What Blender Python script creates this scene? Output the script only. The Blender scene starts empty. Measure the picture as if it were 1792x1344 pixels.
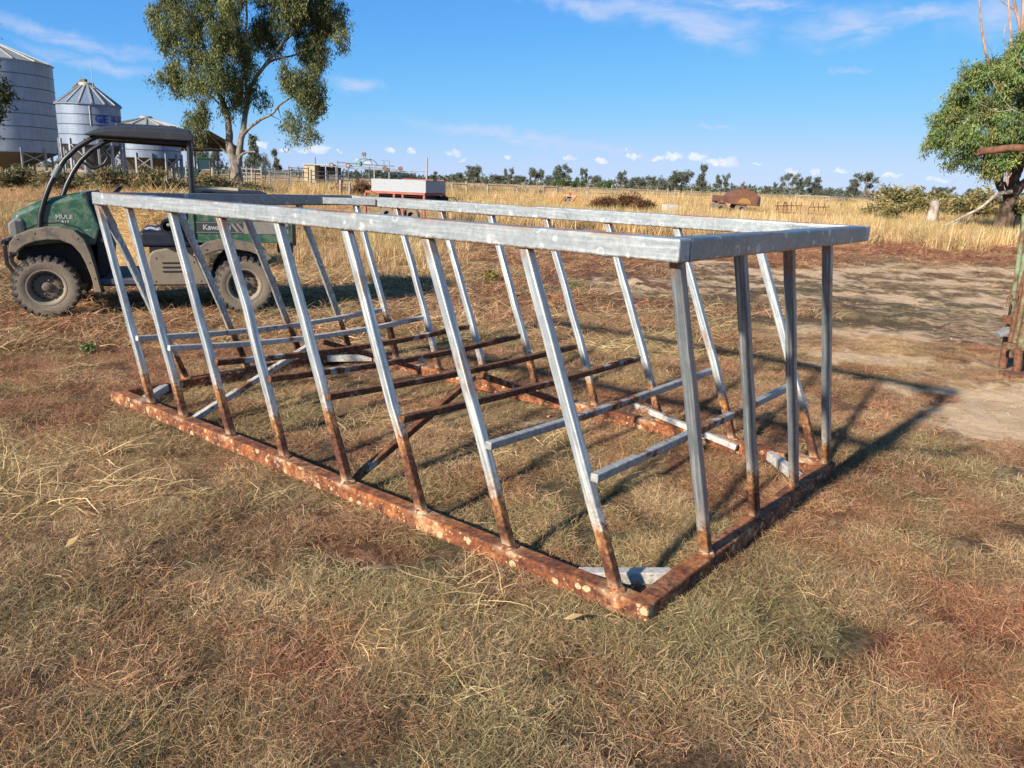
import bpy, bmesh, math, random
import numpy as np
from mathutils import Vector, Matrix

scene = bpy.context.scene
COL = scene.collection
PI = math.pi

# ------------------------------------------------------------------ camera
F_PX, PITCH, ROLL, CAM_H = 1378.05, 0.2511, 0.0371, 1.5
_cp, _sp = math.cos(PITCH), math.sin(PITCH)
FWD = np.array([0, _cp, -_sp]); _UP0 = np.array([0, _sp, _cp]); _R0 = np.array([1.0, 0, 0])
RGT = math.cos(ROLL) * _R0 + math.sin(ROLL) * _UP0
UPV = -math.sin(ROLL) * _R0 + math.cos(ROLL) * _UP0
camd = bpy.data.cameras.new('camera'); cam = bpy.data.objects.new('camera', camd); COL.objects.link(cam)
camd.sensor_width = 36.0; camd.lens = F_PX / 1792 * 36.0
camd.clip_start = 0.05; camd.clip_end = 9000
M = Matrix.Identity(4)
for r in range(3):
    M[r][0] = RGT[r]; M[r][1] = UPV[r]; M[r][2] = -FWD[r]
M[2][3] = CAM_H
cam.matrix_world = M
scene.camera = cam

def ray(px, py):
    d = (px - 896) * RGT + (672 - py) * UPV + F_PX * FWD
    return d
def G(px, py, z=0.0):                      # point of the ground seen at a photo pixel
    d = ray(px, py); t = (z - CAM_H) / d[2]
    return np.array([0, 0, CAM_H]) + t * d
def AT(px, py, Y):                         # point seen at a photo pixel at distance Y
    d = ray(px, py)
    return np.array([0, 0, CAM_H]) + d * (Y / d[1])
def FEET(px, Y):                           # ground point below the horizon at image column px, distance Y
    d = ray(px, 320.0)
    return np.array([d[0] / d[1] * Y, Y, 0.0])

# ------------------------------------------------------------------ light
SUN_EL = math.radians(25.5)
_az = np.array([-0.624 - 0.782 * 0.045, -0.782 + 0.624 * 0.045]); _az /= np.linalg.norm(_az)
SUN_DIR = Vector((_az[0] * math.cos(SUN_EL), _az[1] * math.cos(SUN_EL), math.sin(SUN_EL)))
sun = bpy.data.lights.new('sun', 'SUN'); sun.energy = 5.0; sun.angle = math.radians(2.0); sun.color = (1.0, 0.90, 0.77)
suno = bpy.data.objects.new('sun', sun); COL.objects.link(suno)
suno.rotation_euler = SUN_DIR.to_track_quat('Z', 'Y').to_euler()

scene.view_settings.view_transform = 'Standard'
scene.view_settings.look = 'None'
scene.view_settings.exposure = 0.76
scene.cycles.max_bounces = 4; scene.cycles.diffuse_bounces = 2; scene.cycles.glossy_bounces = 2; scene.cycles.transmission_bounces = 3; scene.cycles.transparent_max_bounces = 4
scene.cycles.use_adaptive_sampling = True; scene.cycles.adaptive_threshold = 0.02
scene.view_settings.gamma = 1.0
scene.view_settings.use_curve_mapping = False

# ------------------------------------------------------------------ node helper
class NT:
    def __init__(s, tree):
        s.t = tree; s.n = tree.nodes; s.l = tree.links
    def new(s, typ, **kw):
        nd = s.n.new(typ)
        for k, v in kw.items():
            setattr(nd, k, v)
        return nd
    def put(s, sock, v):
        if v is None: return
        if hasattr(v, 'is_output') or isinstance(v, bpy.types.NodeSocket):
            s.l.new(v, sock)
        else:
            if sock.type == 'RGBA' and hasattr(v, '__len__') and len(v) == 3: v = (*v, 1)
            sock.default_value = v
    def math(s, op, a, b=None, c=None, clamp=False):
        nd = s.new('ShaderNodeMath', operation=op); nd.use_clamp = clamp
        for i, v in enumerate((a, b, c)):
            s.put(nd.inputs[i], v)
        return nd.outputs[0]
    def vmath(s, op, a, b=None):
        nd = s.new('ShaderNodeVectorMath', operation=op)
        s.put(nd.inputs[0], a)
        if b is not None: s.put(nd.inputs[1], b)
        return nd.outputs['Value'] if op in ('LENGTH', 'DOT_PRODUCT') else nd.outputs[0]
    def noise(s, vec, scale, detail=4, rough=0.55, dist=0.0, col=False):
        nd = s.new('ShaderNodeTexNoise'); s.put(nd.inputs['Vector'], vec)
        nd.inputs['Scale'].default_value = scale; nd.inputs['Detail'].default_value = detail
        nd.inputs['Roughness'].default_value = rough; nd.inputs['Distortion'].default_value = dist
        return nd.outputs['Color'] if col else nd.outputs['Fac']
    def voro(s, vec, scale, feature='F1', rnd=1.0):
        nd = s.new('ShaderNodeTexVoronoi', feature=feature); s.put(nd.inputs['Vector'], vec)
        nd.inputs['Scale'].default_value = scale; nd.inputs['Randomness'].default_value = rnd
        return nd.outputs
    def rng(s, v, a, b, c=0.0, d=1.0, smooth=True):
        nd = s.new('ShaderNodeMapRange'); nd.interpolation_type = 'SMOOTHSTEP' if smooth else 'LINEAR'
        s.put(nd.inputs['Value'], v)
        for i, x in zip((1, 2, 3, 4), (a, b, c, d)): s.put(nd.inputs[i], x)
        return nd.outputs[0]
    def mix(s, f, a, b, mode='MIX'):
        nd = s.new('ShaderNodeMix', data_type='RGBA'); nd.blend_type = mode
        s.put(nd.inputs[0], f); s.put(nd.inputs[6], a); s.put(nd.inputs[7], b)
        return nd.outputs[2]
    def ramp(s, f, stops):
        nd = s.new('ShaderNodeValToRGB'); s.put(nd.inputs[0], f)
        el = nd.color_ramp.elements
        while len(el) < len(stops): el.new(0.5)
        for e_, (p, c) in zip(el, stops):
            e_.position = p; e_.color = (*c, 1)
        return nd.outputs[0]
    def attr(s, name, typ='GEOMETRY'):
        nd = s.new('ShaderNodeAttribute', attribute_name=name); nd.attribute_type = typ
        return nd.outputs
    def bump(s, h, strength=0.3, dist=0.01):
        nd = s.new('ShaderNodeBump'); nd.inputs['Strength'].default_value = strength
        nd.inputs['Distance'].default_value = dist; s.put(nd.inputs['Height'], h)
        return nd.outputs[0]

def material(name):
    m = bpy.data.materials.new(name); m.use_nodes = True
    t = NT(m.node_tree); b = m.node_tree.nodes['Principled BSDF']
    return m, t, b
def setb(t, b, col=None, rough=None, metal=None, normal=None, spec=None):
    if col is not None: t.put(b.inputs['Base Color'], col)
    if rough is not None: t.put(b.inputs['Roughness'], rough)
    if metal is not None: t.put(b.inputs['Metallic'], metal)
    if normal is not None: t.put(b.inputs['Normal'], normal)
    if spec is not None: t.put(b.inputs['Specular IOR Level'], spec)
def ocoord(t, jitter=True):
    o = t.new('ShaderNodeTexCoord').outputs['Object']
    if not jitter: return o, o
    r = t.new('ShaderNodeObjectInfo').outputs['Random']
    k = t.math('MULTIPLY', r, 37.0)
    cv = t.new('ShaderNodeCombineXYZ')
    for i in range(3): t.put(cv.inputs[i], k)
    return o, t.vmath('ADD', o, cv.outputs[0])

# ------------------------------------------------------------------ sky with its clouds
world = bpy.data.worlds.new('World'); scene.world = world; world.use_nodes = True
W = NT(world.node_tree)
bg = world.node_tree.nodes['Background']
sky = W.new('ShaderNodeTexSky', sky_type='NISHITA'); sky.sun_disc = False
sky.sun_elevation = SUN_EL; sky.sun_rotation = math.atan2(SUN_DIR.x, SUN_DIR.y)
sky.altitude = 100; sky.air_density = 0.7; sky.dust_density = 0.1; sky.ozone_density = 6.0
SKY_STRENGTH = 0.1
sc_ = W.vmath('MULTIPLY', sky.outputs[0], (0.1, 0.1, 0.1))
hs = W.new('ShaderNodeRGBCurve')                # soft response curve; dark end lifted so the unseen zenith adds fill light
for ci_, pts_ in enumerate(([(0, .012), (.06, .05), (.13, .075), (.2, .12), (.5, .32), (1, .38)], [(0, .02), (.1, .13), (.28, .25), (.43, .335), (.8, .435), (1, .455)], [(0, .03), (.137, .19), (.3, .36), (.55, .54), (.75, .575), (1, .59)])):
    cu_ = hs.mapping.curves[ci_]
    while len(cu_.points) < len(pts_): cu_.points.new(.5, .5)
    for p_, q_ in zip(cu_.points, pts_): p_.location = q_; p_.handle_type = 'AUTO_CLAMPED'
hs.mapping.update()
W.put(hs.inputs['Color'], sc_)
hs = W.new('ShaderNodeVectorMath', operation='MULTIPLY'); W.put(hs.inputs[0], [n_ for n_ in W.n if n_.type == 'CURVE_RGB'][0].outputs[0]); hs.inputs[1].default_value = (10, 10, 10)
dirv = W.new('ShaderNodeTexCoord').outputs['Generated']
sx = W.new('ShaderNodeSeparateXYZ'); W.put(sx.inputs[0], dirv)
az = W.math('ARCTAN2', sx.outputs[0], sx.outputs[1]); el_ = W.math('ARCSINE', sx.outputs[2])
ae = W.new('ShaderNodeCombineXYZ'); W.put(ae.inputs[0], az); W.put(ae.inputs[1], el_)
AE = ae.outputs[0]
def azel(px, py):
    d = ray(px, py); d = d / np.linalg.norm(d)
    return math.atan2(d[0], d[1]), math.asin(d[2])
def blob(vec, px, py, wx, wy, ang=0.0, soft=(1.0, 0.3)):
    a0, e0 = azel(px, py)
    mp = W.new('ShaderNodeMapping', vector_type='TEXTURE'); W.put(mp.inputs[0], vec)
    mp.inputs['Location'].default_value = (a0, e0, 0)
    mp.inputs['Rotation'].default_value = (0, 0, math.radians(-ang) - ROLL)
    mp.inputs['Scale'].default_value = (wx / F_PX * (.85 if py > 250 else 1), wy / F_PX * (.9 if py > 250 else 1), 1)
    ln = W.vmath('LENGTH', mp.outputs[0])
    return W.rng(ln, soft[0], soft[1], 0, 1)
def vmax(lst):
    o = lst[0]
    for k in lst[1:]: o = W.math('MAXIMUM', o, k)
    return o
# thin cirrus
strv = W.new('ShaderNodeMapping'); W.put(strv.inputs[0], AE); strv.inputs['Rotation'].default_value = (0, 0, 0.12); strv.inputs['Scale'].default_value = (9, 30, 1)
n1 = W.noise(strv.outputs[0], 1.6, 7, 0.62, 0.6)
n1c = W.noise(AE, 16, 5, 0.6, 0.0, col=True)
cirv = W.vmath('ADD', AE, W.vmath('MULTIPLY', W.vmath('SUBTRACT', n1c, (0.5, 0.5, 0.5)), (0.09, 0.045, 0)))
cir = vmax([blob(cirv, *a) for a in [
    (1010, 2, 170, 22, 8, (1.0, 0.1)), (1165, 22, 230, 30, 5, (1.0, 0.1)), (1235, 52, 95, 38, 12, (1.0, 0.15)), (1480, 48, 100, 36, -8, (1.0, 0.15)),
    (1590, 30, 130, 14, -8, (1.0, 0.1)), (1320, 8, 160, 14, 4, (1.0, 0.1)), (1740, 20, 80, 45, -15, (1.0, 0.0)),
    (140, 74, 160, 17, 9, (1.0, 0.0)), (175, 118, 120, 16, 10, (1.0, 0.0)), (625, 146, 75, 15, 6, (1.0, 0.0)), (1490, 115, 34, 7, -6, (1.0, 0.0)),
    (930, 245, 330, 14, 3, (1.0, 0.0)), (1250, 225, 40, 4, 3, (1.0, 0.0))]])
cirm = W.math('MULTIPLY', cir, W.rng(n1, 0.25, 0.6), clamp=True)
# high cirrus elsewhere, thin, the same kind everywhere
hi = W.noise(strv.outputs[0], 0.33, 6, 0.6, 0.5)
him = W.math('MULTIPLY', W.math('MULTIPLY', W.rng(hi, 0.60, 0.8), W.rng(el_, 0.36, 0.6)), 0.55)
cirm = W.math('MAXIMUM', W.math('MULTIPLY', cirm, 0.8), him)
# small cumulus over the horizon
n2 = W.noise(AE, 110, 6, 0.6, 0.0, col=True)
n3 = W.noise(AE, 30, 3, 0.5, 0.0, col=True)
cuv = W.vmath('ADD', AE, W.vmath('MULTIPLY', W.vmath('SUBTRACT', n2, (0.5, 0.5, 0.5)), (0.026, 0.015, 0)))
cuv = W.vmath('ADD', cuv, W.vmath('MULTIPLY', W.vmath('SUBTRACT', n3, (0.5, 0.5, 0.5)), (0.02, 0.008, 0)))
cum = [blob(cuv, *a) for a in [
    (548, 263, 38, 9), (565, 258, 20, 7), (455, 254, 26, 9), (498, 264, 10, 6), (591, 267, 8, 4), (683, 260, 20, 9), (722, 264, 12, 6), (793, 268, 18, 8), (808, 279, 8, 4),
    (888, 275, 9, 5), (992, 277, 22, 6), (1054, 281, 16, 5), (1107, 275, 21, 9), (1097, 262, 6, 3), (1152, 277, 20, 9), (1180, 274, 20, 10), (1218, 274, 26, 9), (1262, 283, 42, 9), (1275, 279, 14, 9),
    (1328, 286, 8, 3), (1381, 300, 20, 7), (1427, 299, 16, 7), (1470, 299, 20, 5), (1560, 308, 20, 4), (640, 283, 22, 4), (1640, 315, 26, 6)]]
cumm = W.rng(vmax(cum), 0.02, 0.95)
under = W.rng(n2.node.outputs['Fac'], 0.38, 0.58)
cloudlit = W.mix(under, (4.9, 5.2, 5.7), (6.2, 6.1, 6.0))
c1 = W.mix(W.math('MULTIPLY', cirm, 0.85), hs.outputs[0], (3.7, 4.2, 5.7))
c2 = W.mix(W.math('MULTIPLY', W.math('MULTIPLY', cumm, W.rng(n3.node.outputs['Fac'], .3, .6, .55, 1)), 0.72), c1, cloudlit)
W.put(bg.inputs['Color'], c2); bg.inputs['Strength'].default_value = SKY_STRENGTH

# ------------------------------------------------------------------ numpy noise
def _hash(i, j, seed):
    h = (i.astype(np.int64) * 374761393 + j.astype(np.int64) * 668265263 + seed * 974634777) & 0x7fffffff
    h = ((h ^ (h >> 13)) * 1274126177) & 0x7fffffff
    return ((h ^ (h >> 16)) & 0xffff) / 65535.0
def vnoise(x, y, seed=0):
    i = np.floor(x); j = np.floor(y); fx = x - i; fy = y - j
    fx = fx * fx * (3 - 2 * fx); fy = fy * fy * (3 - 2 * fy)
    a = _hash(i, j, seed); b = _hash(i + 1, j, seed); c = _hash(i, j + 1, seed); d = _hash(i + 1, j + 1, seed)
    return (a * (1 - fx) + b * fx) * (1 - fy) + (c * (1 - fx) + d * fx) * fy
def fbm(x, y, seed=0, oct=4):
    v = 0; a = 0.5; s = 0
    for k in range(oct):
        v = v + a * vnoise(x, y, seed + k * 17); s += a; a *= 0.5; x = x * 2.03 + 11.3; y = y * 2.03 + 4.7
    return v / s
def sst(x, a, b):
    t = np.clip((x - a) / (b - a), 0, 1); return t * t * (3 - 2 * t)

# ------------------------------------------------------------------ mesh helper
class MB:
    def __init__(s): s.v = []; s.f = []
    def _add(s, vs, fs):
        o = len(s.v); s.v += [tuple(map(float, p)) for p in vs]; s.f += [tuple(o + i for i in f) for f in fs]; return s
    def box(s, c, size, R=None):
        hx, hy, hz = [k / 2 for k in size]
        vs = [(x, y, z) for x in (-hx, hx) for y in (-hy, hy) for z in (-hz, hz)]
        if R is not None: vs = [tuple(R @ Vector(p)) for p in vs]
        vs = [(p[0] + c[0], p[1] + c[1], p[2] + c[2]) for p in vs]
        return s._add(vs, [(0, 1, 3, 2), (4, 6, 7, 5), (0, 4, 5, 1), (2, 3, 7, 6), (0, 2, 6, 4), (1, 5, 7, 3)])
    def bb(s, a, b):
        return s.box([(p + q) / 2 for p, q in zip(a, b)], [abs(q - p) for p, q in zip(a, b)])
    def bar(s, p0, p1, w, h, side=(0, 0, 1)):
        return s.path([p0, p1], w, h, side)
    def path(s, pts, w, h, up=(0, 0, 1)):          # square section swept along points, h measured along up
        pts = [Vector(p) for p in pts]; up = Vector(up); rings = []
        for i, p in enumerate(pts):
            d = (pts[min(i + 1, len(pts) - 1)] - pts[max(i - 1, 0)]).normalized()
            x = d.cross(up)
            x = x.normalized() if x.length > 1e-5 else Vector((1, 0, 0))
            u = x.cross(d).normalized()
            rings.append([p + x * (a * w / 2) + u * (b * h / 2) for a, b in ((-1, -1), (1, -1), (1, 1), (-1, 1))])
        vs = [q for r in rings for q in r]; fs = []
        for i in range(len(pts) - 1):
            for k in range(4):
                a = i * 4 + k; b = i * 4 + (k + 1) % 4; fs.append((a, b, b + 4, a + 4))
        n = (len(pts) - 1) * 4
        fs += [(3, 2, 1, 0), (n, n + 1, n + 2, n + 3)]
        return s._add(vs, fs)
    def tube(s, pts, r, n=8, cap=True):
        pts = [Vector(p) for p in pts]
        rs = r if hasattr(r, '__len__') else [r] * len(pts)
        d0 = (pts[1] - pts[0]).normalized(); ref = Vector((0, 0, 1)) if abs(d0.z) < 0.9 else Vector((1, 0, 0))
        rings = []
        for i, p in enumerate(pts):
            d = (pts[min(i + 1, len(pts) - 1)] - pts[max(i - 1, 0)]).normalized()
            x = (ref - d * ref.dot(d))
            x = x.normalized() if x.length > 1e-4 else d.orthogonal().normalized()
            ref = x; y = d.cross(x)
            rings.append([p + (x * math.cos(a) + y * math.sin(a)) * rs[i] for a in [2 * PI * k / n for k in range(n)]])
        vs = [q for g in rings for q in g]; fs = []
        for i in range(len(pts) - 1):
            for k in range(n):
                a = i * n + k; b = i * n + (k + 1) % n; fs.append((a, b, b + n, a + n))
        if cap:
            fs.append(tuple(range(n - 1, -1, -1))); o = (len(pts) - 1) * n; fs.append(tuple(range(o, o + n)))
        return s._add(vs, fs)
    def lathe(s, prof, c=(0, 0, 0), axis='Z', n=24, a0=0.0, a1=2 * PI):   # prof: (radius, height)
        full = abs(a1 - a0 - 2 * PI) < 1e-6; m = n if full else n + 1; vs = []
        for r, h in prof:
            for k in range(m):
                a = a0 + (a1 - a0) * k / n
                x, y = r * math.cos(a), r * math.sin(a)
                p = (x, y, h) if axis == 'Z' else ((x, h, y) if axis == 'Y' else (h, x, y))
                vs.append((p[0] + c[0], p[1] + c[1], p[2] + c[2]))
        fs = []
        for i in range(len(prof) - 1):
            for k in range(n):
                a = i * m + k; b = i * m + (k + 1) % m
                f = (a, b, b + m, a + m); fs.append(f if axis != 'Y' else f[::-1])
        return s._add(vs, fs)
    def prism(s, poly, lo, hi, axis='Y'):              # polygon in the plane across axis
        def P(a, b, h): return {'Y': (a, h, b), 'Z': (a, b, h), 'X': (h, a, b)}[axis]
        n = len(poly)
        vs = [P(a, b, lo) for a, b in poly] + [P(a, b, hi) for a, b in poly]
        return s._add(vs, [tuple(range(n - 1, -1, -1)), tuple(range(n, 2 * n))] + [(k, (k + 1) % n, n + (k + 1) % n, n + k) for k in range(n)])
    def strip(s, outer, inner, lo, hi):                # curved band (outer and inner curves in XZ) from y=lo to y=hi
        n = len(outer)
        vs = [(x, y, z) for y in (lo, hi) for c in (outer, inner) for x, z in c]
        O = lambda e, c, k: e * 2 * n + c * n + k
        fs = []
        for k in range(n - 1):
            fs += [(O(0, 0, k), O(0, 0, k + 1), O(0, 1, k + 1), O(0, 1, k)), (O(1, 0, k), O(1, 1, k), O(1, 1, k + 1), O(1, 0, k + 1)),
                   (O(0, 0, k), O(1, 0, k), O(1, 0, k + 1), O(0, 0, k + 1)), (O(0, 1, k), O(0, 1, k + 1), O(1, 1, k + 1), O(1, 1, k))]
        for k in (0, n - 1): fs.append((O(0, 0, k), O(0, 1, k), O(1, 1, k), O(1, 0, k)))
        return s._add(vs, fs)
    def quad(s, a, b, c, d): return s._add([a, b, c, d], [(0, 1, 2, 3)])
    def mesh(s, name, smooth=False):
        me = bpy.data.meshes.new(name); me.from_pydata(s.v, [], s.f)
        bm = bmesh.new(); bm.from_mesh(me); bmesh.ops.recalc_face_normals(bm, faces=bm.faces); bm.to_mesh(me); bm.free()
        if smooth:
            me.polygons.foreach_set('use_smooth', [True] * len(me.polygons))
            bm = bmesh.new(); bm.from_mesh(me)
            for e_ in bm.edges:
                if len(e_.link_faces) == 2 and e_.calc_face_angle(0) > math.radians(40): e_.smooth = False
            bm.to_mesh(me); bm.free()
        me.update(); return me
    def build(s, name, mat, parent=None, smooth=False, bevel=0.0, seg=2, loc=None, rot=None):
        o = bpy.data.objects.new(name, s.mesh(name, smooth)); COL.objects.link(o)
        if mat: o.data.materials.append(mat)
        if parent: o.parent = parent
        if bevel: bev(o, bevel, seg)
        if loc is not None: o.location = loc
        if rot is not None: o.rotation_euler = rot
        return o
def bev(o, w, seg=2):
    b = o.modifiers.new('bevel', 'BEVEL'); b.width = w; b.segments = seg; b.limit_method = 'ANGLE'; b.angle_limit = math.radians(35)
def obj(name, me, mat=None, parent=None, loc=None, rot=None):
    o = bpy.data.objects.new(name, me); COL.objects.link(o)
    if mat and len(me.materials) == 0: me.materials.append(mat)
    if parent: o.parent = parent
    if loc is not None: o.location = loc
    if rot is not None: o.rotation_euler = rot
    return o
def tag(o, label=None, cat=None, group=None, kind=None):
    for k, v in (('label', label), ('category', cat), ('group', group), ('kind', kind)):
        if v: o[k] = v
    return o
def thing(name, label, cat, loc=(0, 0, 0), rz=0.0, group=None):
    o = bpy.data.objects.new(name, None); COL.objects.link(o); o.location = tuple(map(float, loc)); o.rotation_euler = (0, 0, rz)
    o.empty_display_size = 0.2
    return tag(o, label, cat, group)
def big_mesh(name, verts, quads, cols=None):       # numpy arrays, quads (n,4) or tris (n,3)
    me = bpy.data.meshes.new(name)
    nv, nf, k = len(verts), len(quads), quads.shape[1]
    me.vertices.add(nv); me.vertices.foreach_set('co', np.asarray(verts, np.float32).ravel())
    me.loops.add(nf * k); me.loops.foreach_set('vertex_index', np.asarray(quads, np.int32).ravel())
    me.polygons.add(nf); me.polygons.foreach_set('loop_start', np.arange(0, nf * k, k, dtype=np.int32))
    me.polygons.foreach_set('loop_total', np.full(nf, k, np.int32))
    me.update(calc_edges=True)
    if cols is not None:
        at = me.color_attributes.new('col', 'FLOAT_COLOR', 'POINT')
        c4 = np.ones((nv, 4), np.float32); c4[:, :3] = cols
        at.data.foreach_set('color', c4.ravel())
    return me
def text_mesh(body, size, bold=0.0, depth=0.001):
    cu = bpy.data.curves.new('text', 'FONT'); cu.body = body; cu.size = size; cu.offset = bold; cu.extrude = depth; cu.resolution_u = 2
    to = bpy.data.objects.new('text', cu); COL.objects.link(to)
    dg = bpy.context.evaluated_depsgraph_get()
    me = bpy.data.meshes.new_from_object(to.evaluated_get(dg))
    bpy.data.objects.remove(to); bpy.data.curves.remove(cu)
    return me
# ------------------------------------------------------------------ ground zones
def gauss(x, y, cx, cy, sx_, sy_):
    return np.exp(-(((x - cx) / sx_) ** 2 + ((y - cy) / sy_) ** 2))
def zones(x, y):
    """how red, green, strawy and bare each spot of the ground is"""
    x = np.asarray(x, float); y = np.asarray(y, float)
    a = fbm(x * 0.55, y * 0.55, 3, 5); b = fbm(x * 1.9, y * 1.9, 9, 4); c = fbm(x * 0.9 + 31, y * 0.9, 21, 4); d = fbm(x * 5, y * 5, 44, 3)
    w = (fbm(x * 0.35, y * 0.35, 71, 3) - 0.5)
    red = sst(a * 0.45 + b * 0.55, 0.44, 0.60) * 0.8
    far_red = sst(y + w * 9, 17.0, 19.5) * (1 - sst(y + w * 8, 25.5 - 0.1 * x, 29 - 0.1 * x)) * sst(x, -4.0, 0.0)
    mid_red = sst(y + w * 5, 8.0, 10.5) * (1 - sst(y, 19, 24)) * (1 - sst(x + w * 3, 1.2, 4.2)) * sst(b, 0.32, 0.6)
    left_red = sst(-x, 1.0, 2.6) * gauss(x, y, -4.5, 6.6, 3.5, 1.6)
    fore_red = gauss(x, y, -0.6, 2.9, 0.9, 0.7) * 0.8 + gauss(x, y, 2.5, 3.0, 0.9, 1.2) * 0.6 + gauss(x, y, 0.2, 2.0, 0.6, 0.3) * 0.6
    red = np.maximum.reduce([red * (0.55 + 0.45 * sst(-y, -9, -6)), far_red * 1.0, mid_red * 1.0, left_red * 0.9 * sst(b, 0.3, 0.55), fore_red * sst(b, 0.35, 0.6)])
    green = sst(c, 0.46, 0.62) * (1 - sst(y, 13, 17)) * 0.8
    green = np.maximum(green, (gauss(x, y, 1.5, 3.2, 1.3, 1.4) + gauss(x, y, 2.6, 7.2, 1.6, 1.5) + gauss(x, y, 0.6, 4.6, 1.2, 1.0) + gauss(x, y, -1.3, 2.2, 0.8, 0.6)) * sst(b, 0.3, 0.6))
    green = green * (1 - sst(-x, 2.0, 4.5) * sst(y, 4, 6) * 0.8)
    straw = sst(fbm(x * 1.3, y * 1.3, 55, 4), 0.55, 0.68) * 0.5
    straw = np.maximum.reduce([straw, gauss(x, y, -2.5, 4.0, .5, .35), gauss(x, y, -2.0, 3.4, .6, .35) * .8, gauss(x, y, 1.27, 7.4, .55, .5), gauss(x, y, -2.2, 12.5, 1.6, 2.2) * sst(b, .3, .6),
                               gauss(x, y, -3.4, 15, 2.4, 5.0) * .9, gauss(x, y, -5.6, 12.5, 1.5, 1.5), gauss(x, y, -7.0, 9.8, 1.0, 1.0) * .7,
                               gauss(x, y, -0.7, 5.1, .8, .5) * .6, gauss(x, y, -0.3, 2.3, .35, .2) * .7])
    straw = np.maximum(straw, sst(y + w * 8, 25.5 - 0.1 * x, 29 - 0.1 * x))
    edge = 2.4 + 0.18 * np.abs(y - 5.2) + w * 1.6 + (b - .5) * 1.3
    sand = sst(x - edge, 0.0, 0.55) * sst(y, 2.6, 4.0) * (1 - sst(y, 8.2, 10.0))
    sand = sand * (1 - 0.8 * gauss(x, y, 4.3, 8.0, .9, .35)) * (1 - 0.5 * sst(a, .52, .62))
    tan = sst(y + w * 4, 10.2, 12.2) * (1 - sst(y + w * 5, 17.2, 19.0)) * sst(x + w * 4, 1.2, 3.5) * (0.55 + .45 * sst(b, .35, .5))
    worn = (gauss(x, y, -1.8, 3.4, 1.0, .5) * .35 + gauss(x, y, -0.45, 2.9, .6, .35) * .25 + gauss(x, y, 0.2, 4.9, .5, .25) * .5 + gauss(x, y, -3.0, 5.5, .8, .3) * .35 + gauss(x, y, 2.0, 12.4, 1.3, 1.4) * .8) * sst(d, .3, .6)
    trail = gauss(x, y, 6.0, 8.5, 1.5, 4) * .5
    bare = np.clip(np.maximum.reduce([sand * .95, tan * (.32 + .45 * sst(fbm(x * 2.2, y * 2.2, 63, 4), .4, .6)), worn, trail]), 0, 1)
    return np.clip(red, 0, 1), np.clip(green, 0, 1), np.clip(straw, 0, 1), bare
def height(x, y):
    x = np.asarray(x, float); y = np.asarray(y, float)
    near = 1 - sst(np.hypot(x, y), 25, 45)
    h = (fbm(x * 1.1, y * 1.1, 5, 3) - .5) * .035 + (fbm(x * 4.5, y * 4.5, 6, 3) - .5) * (.03 + .05 * sst(x, 2.4, 4) * sst(y, 3, 5))
    lump = gauss(x, y, 2.0, 12.4, 1.2, 1.0) * (fbm(x * 3, y * 3, 8, 3) - .35) * .22
    return (h + lump) * near - 0.012 * near

# ------------------------------------------------------------------ ground sheet
def make_ground():
    an = np.concatenate([np.linspace(-180, -46, 34)[:-1], np.arange(-46, 46.01, 0.3), np.linspace(46, 180, 34)[1:-1]])
    an = np.radians(an); rr = [0.4]
    while rr[-1] < 5200: rr.append(rr[-1] * (1.018 if rr[-1] < 60 else 1.06))
    rr = np.array(rr)
    R_, A_ = np.meshgrid(rr, an, indexing='ij')
    x = (R_ * np.sin(A_)).ravel(); y = (R_ * np.cos(A_)).ravel()
    x = np.append(x, 0); y = np.append(y, 0)
    z = height(x, y); n = len(an); m = len(rr)
    i = np.arange(m - 1)[:, None]; k = np.arange(n)[None, :]; k2 = (k + 1) % n
    q = np.stack([i * n + k, i * n + k2, (i + 1) * n + k2, (i + 1) * n + k], -1).reshape(-1, 4)
    q = q[:, ::-1]
    me = big_mesh('ground', np.stack([x, y, z], 1), q)
    for nm, v in zip(('red', 'green', 'straw', 'bare'), zones(x, y)):
        at = me.attributes.new(nm, 'FLOAT', 'POINT'); at.data.foreach_set('value', v.astype(np.float32))
    me.polygons.foreach_set('use_smooth', [True] * len(me.polygons))
    return me
mg, t, b = material('ground')
pos = t.new('ShaderNodeNewGeometry').outputs['Position']
red, green, straw, bare = [t.attr(k)[2] for k in ('red', 'green', 'straw', 'bare')]
nA = t.noise(pos, 26, 6, 0.7, 1.2); nB = t.noise(pos, 7, 5, .6, .8); nC = t.noise(pos, 1.6, 7, .7, .6); nD = t.noise(pos, 90, 4, .7, 2.0); nE = t.noise(pos, .16, 6, .6, .3)
thatch = t.ramp(nA, [(.32, (.040, .024, .015)), (.48, (.105, .064, .038)), (.62, (.24, .155, .092)), (.77, (.46, .33, .21))])
redc = t.ramp(nA, [(.32, (.055, .022, .014)), (.5, (.17, .068, .040)), (.7, (.36, .18, .11))])
grnc = t.ramp(nA, [(.32, (.040, .034, .019)), (.5, (.11, .095, .050)), (.72, (.26, .22, .12))])
strc = t.ramp(nA, [(.3, (.20, .12, .05)), (.5, (.46, .31, .14)), (.72, (.66, .50, .27))])
barc = t.ramp(t.math('ADD', t.math('MULTIPLY', nB, .55), t.math('MULTIPLY', nD, .45)), [(.28, (.33, .205, .112)), (.44, (.58, .395, .235)), (.66, (.75, .545, .345))])
def edge(v, k=.35):
    return t.rng(t.math('ADD', v, t.math('MULTIPLY', t.math('SUBTRACT', nB, .5), 1.0)), .5 - k, .5 + k)
col = t.mix(edge(green), thatch, grnc)
col = t.mix(edge(red), col, redc)
col = t.mix(edge(straw), col, strc)
col = t.mix(t.rng(nC, .42, .66, 0, .75), col, t.mix(.55, col, (.15, .075, .042)))
col = t.mix(t.rng(nE, .4, .7, 0, .3), col, t.mix(.5, col, (.45, .34, .18)))
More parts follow.
